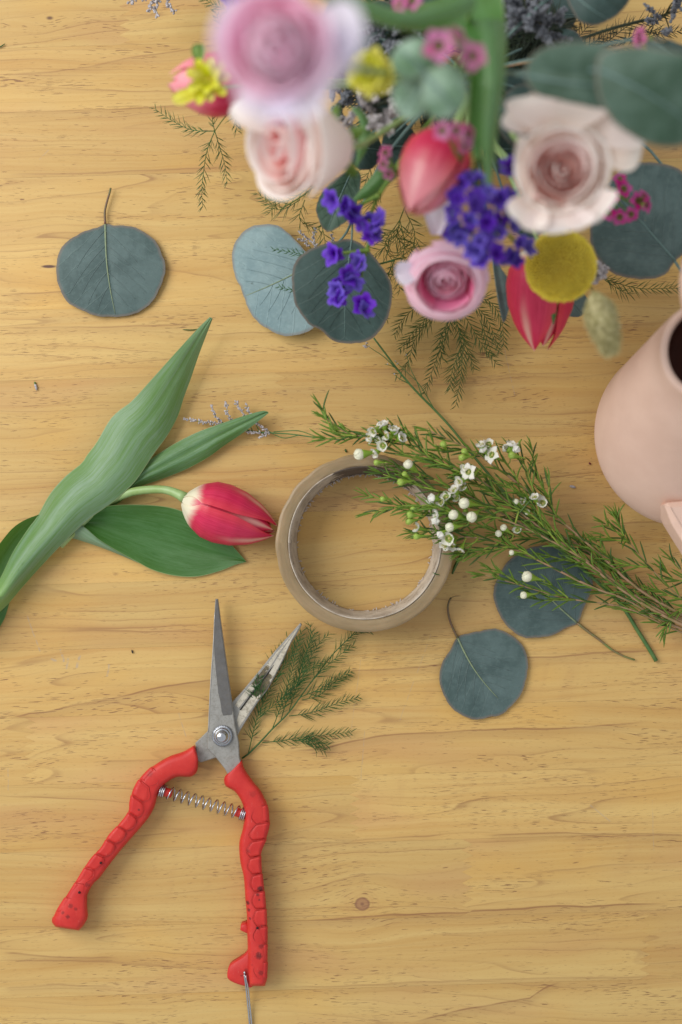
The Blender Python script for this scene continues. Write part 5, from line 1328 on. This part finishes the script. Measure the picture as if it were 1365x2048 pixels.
# eucalyptus branches in the bouquet
def zl(z, gx=0, gy=0, x0=0, y0=0): return lambda x, y: z+gx*(x-x0)+gy*(y-y0)
EG = 'eucalyptus branches in the bouquet'
t = thing('eucalyptus_branch', 'eucalyptus branch with a pale leaf under a dark round leaf, below the left rose', 'eucalyptus branch', (680, 560, 0), EG)
round_leaf(t, [(650,500),(645,584),(645,625),(628,654),(610,666),(587,671),(566,671),(543,662),(519,646),(499,622),(488,593),(481,572),(471,555),(466,531),(465,505),(471,484),(487,464),(507,452),(531,448),(554,451),(575,464),(595,484),(613,505),(630,520)], 10, 8, 'euc_pale', (652,510), (488,593), seed=12, tilt=zl(24, .09, -.01, 560, 560), name='leaf')
round_leaf(t, [(704,479),(733,496),(756,523),(777,552),(785,584),(781,619),(768,651),(751,672),(727,684),(698,687),(669,682),(651,669),(639,657),(622,651),(604,631),(591,608),(585,578),(584,555),(587,537),(595,517),(616,501),(645,489),(674,482)], 90, 10, 'euc_dark', (704,479), (690,680), seed=14, tilt=zl(165, 0, -.18, 690, 580), vein='vein_dim', name='leaf', vr=1.1)
round_leaf(t, [(706,338),(722,352),(716,400),(700,435),(672,457),(652,462),(636,435),(634,408),(650,378),(680,352)], 120, 8, 'euc_green', (706,338), (655,460), seed=16, tilt=zl(160, 0, 0), vein='vein_dim', name='leaf', vr=1.1)
mb = MB(); mb.tube(cr([T(*p) for p in [(652,510,34),(690,470,90),(705,440,120),(730,400,170),(760,330,220),(840,230,280),(930,150,300)]], 30), np.linspace(2, 4, 30), 7); mb.tube(cr([T(704,479,175), T(705,455,150), T(705,440,120)], 8), 1.8, 6); part('stem', mb, M['vein_dim'], t)
t = thing('eucalyptus_branch', 'eucalyptus branch with the large leaf behind the deep pink waxflowers', 'eucalyptus branch', (1290, 440, 0), EG)
round_leaf(t, [(1180,470),(1192,510),(1212,536),(1245,553),(1290,558),(1330,550),(1350,522),(1375,500),(1400,440),(1392,375),(1352,335),(1300,325),(1255,332),(1215,370),(1190,420)], 250, 12, 'euc', (1352,522), (1220,370), seed=18, vein='vein_dim', name='leaf', vr=1.5)
round_leaf(t, [(985,510),(1000,532),(1018,560),(1023,590),(1018,620),(1008,646),(1001,625),(993,580)], 240, 4, 'euc', (985,510), (1008,646), seed=20, vein='vein_dim', name='leaf', side=False, vr=1.0)
round_leaf(t, [(1110,570),(1150,572),(1172,592),(1178,614),(1160,633),(1135,630),(1112,605)], 120, 4, 'euc', (1110,570), (1165,632), seed=22, vein='vein_dim', name='leaf', side=False, vr=1.0)
mb = MB()
for f in ([(1350,522,262),(1380,560,240),(1400,500,220),(1300,300,240),(1100,200,280),(950,150,300)],[(985,510,243),(970,400,260),(940,200,290)],[(1110,570,124),(1060,450,180),(980,250,280)]): mb.tube(cr([T(*p) for p in f], 24), 2.6, 6)
part('stem', mb, M['vein_dim'], t)
t = thing('eucalyptus_branch', 'blurred eucalyptus branch with broad leaves at the upper right above the blush rose', 'eucalyptus branch', T(1200, 180, 600)*[1, 1, 0], EG)
for (O, z, b_, tp_, m_, sd) in (([(1050,150),(1065,110),(1110,88),(1170,82),(1225,95),(1255,130),(1262,180),(1240,215),(1190,215),(1120,200),(1070,185)], 820, (1050,150), (1260,170), 'euc_green', 1),
                          ([(1200,110),(1260,92),(1330,98),(1400,120),(1430,190),(1410,270),(1340,295),(1280,280),(1225,240),(1195,180)], 900, (1200,140), (1400,260), 'euc_green', 2),
                          ([(1130,-40),(1200,-60),(1265,-30),(1250,15),(1215,42),(1180,50),(1150,30)], 420, (1130,-30), (1220,40), 'euc_dark', 3),
                          ([(1290,75),(1340,80),(1400,110),(1410,150),(1350,140),(1310,115)], 500, (1290,75), (1400,140), 'euc_dark', 5),
                          ([(1000,210),(1035,170),(1080,185),(1100,230),(1080,280),(1030,290),(1000,260)], 500, (1000,215), (1080,280), 'euc_dark', 4)):
    round_leaf(t, O, z, 22, m_, b_, tp_, seed=sd+30, vein='vein_dim', name='leaf', side=False, tilt=zl(z, .2, -.25, O[0][0], O[0][1]))
    lower_bstem(t, T(b_[0], b_[1], z), 2.6, 'vein_dim')
t = thing('eucalyptus_branch', 'dark eucalyptus leaves deep inside the bouquet beside the tall green leaf', 'eucalyptus branch', T(1040, 150, 200)*[1, 1, 0], EG)
for (x, y, z, a, b2, sd) in ((1050, 150, 250, 60, 46, 1), (1000, 60, 220, 50, 60, 2), (1090, 225, 260, 55, 40, 3), (1120, 90, 240, 48, 36, 4), (760, 60, 260, 46, 60, 5), (720, 120, 240, 50, 40, 6), (800, 290, 220, 36, 44, 7), (1010, 300, 240, 34, 50, 8), (1060, 430, 220, 40, 46, 9), (1040, 205, 200, 46, 50, 10), (1085, 140, 180, 50, 34, 11), (960, 20, 200, 50, 40, 12), (690, 40, 200, 44, 50, 13), (830, 20, 200, 60, 40, 14), (1110, 30, 180, 44, 40, 15), (770, 180, 190, 44, 50, 16), (730, 300, 170, 34, 40, 17)):
    O = [(x+a*math.cos(q), y+b2*math.sin(q)) for q in np.arange(10)/10*6.283]
    round_leaf(t, O, z, 14, 'euc_dark', O[5], O[0], seed=sd+60, vein='vein_dim', name='leaf', side=False, tilt=zl(z, .3*(-1)**sd, .3, x, y))
    lower_bstem(t, T(O[5][0], O[5][1], z), 2.2, 'vein_dim')
t = thing('eucalyptus_branch', 'blurred cupped grey-green eucalyptus leaf below the two high pink waxflowers', 'eucalyptus branch', T(850, 150, 600)*[1, 1, 0], EG)
for (O, z, b_, tp_, m_, sd) in (([(850,150),(815,160),(790,145),(782,115),(800,88),(835,75),(870,85),(880,115),(870,140)], 900, (855,150), (795,100), 'euc_light', 1),
                          ([(850,150),(880,130),(915,130),(935,165),(930,210),(895,238),(860,232),(845,195)], 940, (850,152), (915,225), 'euc_light', 2),
                          ([(850,150),(855,190),(845,230),(815,240),(790,215),(785,180),(805,160)], 880, (850,152), (805,230), 'euc_light', 3)):
    round_leaf(t, O, z, 16, m_, b_, tp_, seed=sd+40, vein='vein_dim', name='leaf', side=False)
mb = MB(); mb.ball(T(852, 165, 940), 5, 12, 8); part('bud', mb, M['calyx'], t)
lower_bstem(t, T(852, 152, 900), 3, 'sepal')
# broad green tulip-like leaves in the middle
t = thing('green_leaf', 'broad bright green leaf narrowing downward between the middle tulip and the right rose', 'leaf', T(960, 150, 500)*[1, 1, 0])
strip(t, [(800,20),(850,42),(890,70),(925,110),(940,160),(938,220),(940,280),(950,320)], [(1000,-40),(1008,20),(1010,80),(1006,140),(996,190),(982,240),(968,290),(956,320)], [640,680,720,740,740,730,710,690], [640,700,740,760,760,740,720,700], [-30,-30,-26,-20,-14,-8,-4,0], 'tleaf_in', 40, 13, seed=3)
strip(t, [(960,40),(968,110),(972,180),(968,240),(966,300),(972,370)], [(1012,40),(1014,110),(1008,180),(998,240),(992,300),(984,370)], [760,790,800,790,770,740], [740,770,790,780,760,740], [10,12,12,10,8,0], 'tleaf2', 40, 11, seed=5)
lower_bstem(t, T(960, 20, 640), 5, 'tstem')
t = thing('green_leaf', 'grey-green leaf crossing the top edge from the big pink ranunculus to the bouquet centre', 'leaf', T(760, 20, 500)*[1, 1, 0])
strip(t, [(600,-70),(660,-30),(740,0),(820,22),(900,0),(960,-30)], [(600,-50),(650,0),(730,38),(810,62),(880,60),(950,20)], [900,900,880,860,830,800], [880,880,860,850,820,800], [14,16,18,16,12,8], 'tleaf2', 40, 11, seed=7)
lower_bstem(t, T(940, 0, 800), 5, 'tstem')
t = thing('green_leaf', 'small pointed green leaf between the left rose and the purple statice', 'leaf', T(740, 380, 300)*[1, 1, 0])
strip(t, [(780,320),(750,345),(725,375),(705,400)], [(800,350),(770,375),(740,395),(706,404)], [380,380,370,360], [370,370,365,360], [8,8,6,0], 'tleaf_in', 20, 9, seed=9)
strip(t, [(700,215),(716,235),(722,260),(716,290),(712,330)], [(720,215),(738,240),(744,270),(734,300),(716,332)], [480,480,470,460,440], [470,470,465,455,440], [6,6,6,4,0], 'tleaf2', 20, 9, seed=10)
lower_bstem(t, T(790, 335, 375), 3, 'sepal')
# fluffy grey statice filling the bouquet
def grey(label, cx_, cy_, z, n, rx, ry, mat='limo_grey', s=2.2, zr_=60):
    t = thing('grey_statice_sprig', label, 'flower sprig', T(cx_, cy_, z)*[1, 1, 0], 'grey statice filling the bouquet')
    a = T(cx_, cy_, z-90)
    for i in range(n):
        e = T(cx_+R.uniform(-rx, rx), cy_+R.uniform(-ry, ry), z+R.uniform(-zr_, zr_)); m0 = a+(e-a)*.45+np.array([R.uniform(-15, 15), R.uniform(-15, 15), 0])
        limo_twig(t, [a, m0, e], mat, 'fern_dark', 1.6, 5.0, s, .45)
    lower_bstem(t, a, 3, 'fern_dark')
grey('grey-lilac statice between the left rose and the blurred round leaf', 745, 215, 420, 20, 50, 50, 'limo', 1.9)
grey('dark grey statice tuft right of the tall green leaf at the top edge', 1065, 40, 380, 34, 75, 60, 'limo_grey', 1.9)
grey('grey statice tips showing in the gap below the big pink ranunculus', 700, 265, 330, 9, 40, 30, 'limo', 1.7)
grey('pale statice tuft peeking out between the yellow ball flower and the grass head', 1195, 545, 330, 6, 16, 18, 'limo', 1.9, 20)
grey('grey statice tuft at the top edge between the green leaves', 780, 60, 340, 16, 60, 50, 'limo_grey', 1.8)
grey('dark statice tuft in the shade behind the left rose and small yellow flower', 690, 190, 300, 16, 60, 50, 'limo_grey', 1.6)
grey('grey statice at the top right corner', 1330, 30, 240, 8, 50, 40, 'limo_grey', 1.6)
grey('pale grey statice behind the middle tulip tip', 885, 420, 300, 8, 22, 22, 'limo', 1.6)
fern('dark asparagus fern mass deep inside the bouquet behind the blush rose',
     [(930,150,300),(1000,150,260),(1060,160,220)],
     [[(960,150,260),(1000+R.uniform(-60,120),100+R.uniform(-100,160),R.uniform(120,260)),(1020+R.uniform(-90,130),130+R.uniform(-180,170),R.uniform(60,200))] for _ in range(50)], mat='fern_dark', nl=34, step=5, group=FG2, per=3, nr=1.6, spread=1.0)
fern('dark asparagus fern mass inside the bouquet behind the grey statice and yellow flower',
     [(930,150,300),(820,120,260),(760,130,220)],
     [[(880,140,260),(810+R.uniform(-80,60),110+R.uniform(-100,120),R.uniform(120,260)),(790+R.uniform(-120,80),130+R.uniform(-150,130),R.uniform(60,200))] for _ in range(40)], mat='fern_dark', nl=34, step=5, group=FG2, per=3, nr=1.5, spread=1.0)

# ------------------------------------------------------------------ pink pitcher
t = thing('pitcher', 'matte blush-pink pitcher with a dark round mouth, cut off by the right edge', 'pitcher', (1375, 870, 0))
def loft(parent, name, rings, mat, n=96):
    P = []
    kx = np.linspace(0, 1, len(rings)); dense = cr([list(r) for r in rings], 60)
    for (x, y, r, z) in dense:
        k = 1-z/H; c = T(x, y, z)
        P.append([(c[0]+r*k*math.cos(a), c[1]+r*k*math.sin(a), z) for a in np.arange(n)/n*2*math.pi])
    mb = MB(); mb.grid(P, closev=True); return part(name, mb, M[mat], parent)
body = loft(t, 'body', [(1376,872,120,1),(1376,871,158,8),(1376,869,178,45),(1376,867,187,110),(1379,858,182,160),(1387,828,168,230),(1399,787,148,300),(1410,748,129,365),(1419,715,112,420),(1422,704,104,448),(1422,702,101,457),(1422,702,95,461),(1422,702,90,459),(1422,702,86,452)], 'pitcher')
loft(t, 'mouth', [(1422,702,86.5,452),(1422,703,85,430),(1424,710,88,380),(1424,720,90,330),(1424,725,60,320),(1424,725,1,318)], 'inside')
# soft ridge and panel round the shoulder
P = []
for i in range(60):
    f = i/59; a = math.radians(205-140*f); q = T(1440+140*math.cos(a)*1.0, 778+150*math.sin(a), 300+20*math.cos(f*3))
    P.append(q)
mb = MB(); mb.tube(P, np.r_[np.linspace(2, 14, 14), [14]*32, np.linspace(14, 6, 14)], 12); part('shoulder_ridge', mb, M['pitcher'], t)
mb = MB(); mb.prism([tuple(T(x, y, 235)[:2]) for x, y in [(1331,1010),(1338,1005),(1390,1000),(1450,1005),(1450,1180),(1410,1150),(1365,1079),(1346,1048)]], 150, 235, 10); part('handle', mb, M['pitcher'], t, False)
mb = MB(); mb.tube(cr([T(1400,660,440),T(1380,620,520),T(1372,570,560),T(1376,520,560)], 24), np.linspace(14, 9, 24), 14); part('spout', mb, M['pitcher'], t)

# ------------------------------------------------------------------ crumbs on the table
def crumb(label, pts, r, mat, name='plant_crumb', cat='crumb'):
    q = [T(*p) for p in pts]
    t = thing(name, label, cat, q[0]*[1, 1, 0], 'bits fallen on the table')
    mb = MB(); mb.tube(cr(q, 8), np.array([.5, .8, 1, 1, 1, .9, .7, .3])*r, 6); part('piece', mb, M[mat], t); return t
t = crumb('tiny lilac floret fallen on the wood left of the tall tulip leaf', [(70,767,2),(72,772,3),(74,781,3)], 2.6, 'limo')
mb = MB(); mb.tube([T(70,764,3), T(71,770,3)], 1.8, 5); part('green_end', mb, M['limo_stem'], t)
crumb('single green needle on the wood beside the tall tulip leaf tip', [(366,659,2),(382,660,2.5),(397,658,2)], 1.1, 'fern')
crumb('pale floret bit on the wood between the waxflowers and the pitcher', [(1140,972,3),(1145,973,4),(1152,975,3)], 2.6, 'limo')
crumb('dark speck on the wood right of the short grey scratches', [(264,1300,2),(265,1303,3),(266,1307,2)], 1.6, 'crumb')
crumb('green fern bit at the left photo edge near the top', [(-4,96,3),(4,92,3),(11,87,3)], 1.2, 'fern')
crumb('green speck above the left end of the tape roll', [(691,898,2),(692,902,3),(694,905,2)], 1.7, 'fern')
crumb('green needle lying on the tape roll rim at its lower right', [(866,1145,92),(872,1148,93),(880,1150,92)], .9, 'fern')
crumb('reddish crumb on the wood left of the pitcher', [(1179,925,2),(1180,927,2.5),(1182,929,2)], 1.8, 'wine')
crumb('dark green leaf tip lying beside the right side of the tape roll', [(905,1148,4),(912,1130,8),(922,1112,14),(930,1095,20)], 3.2, 'wax_leaf2')
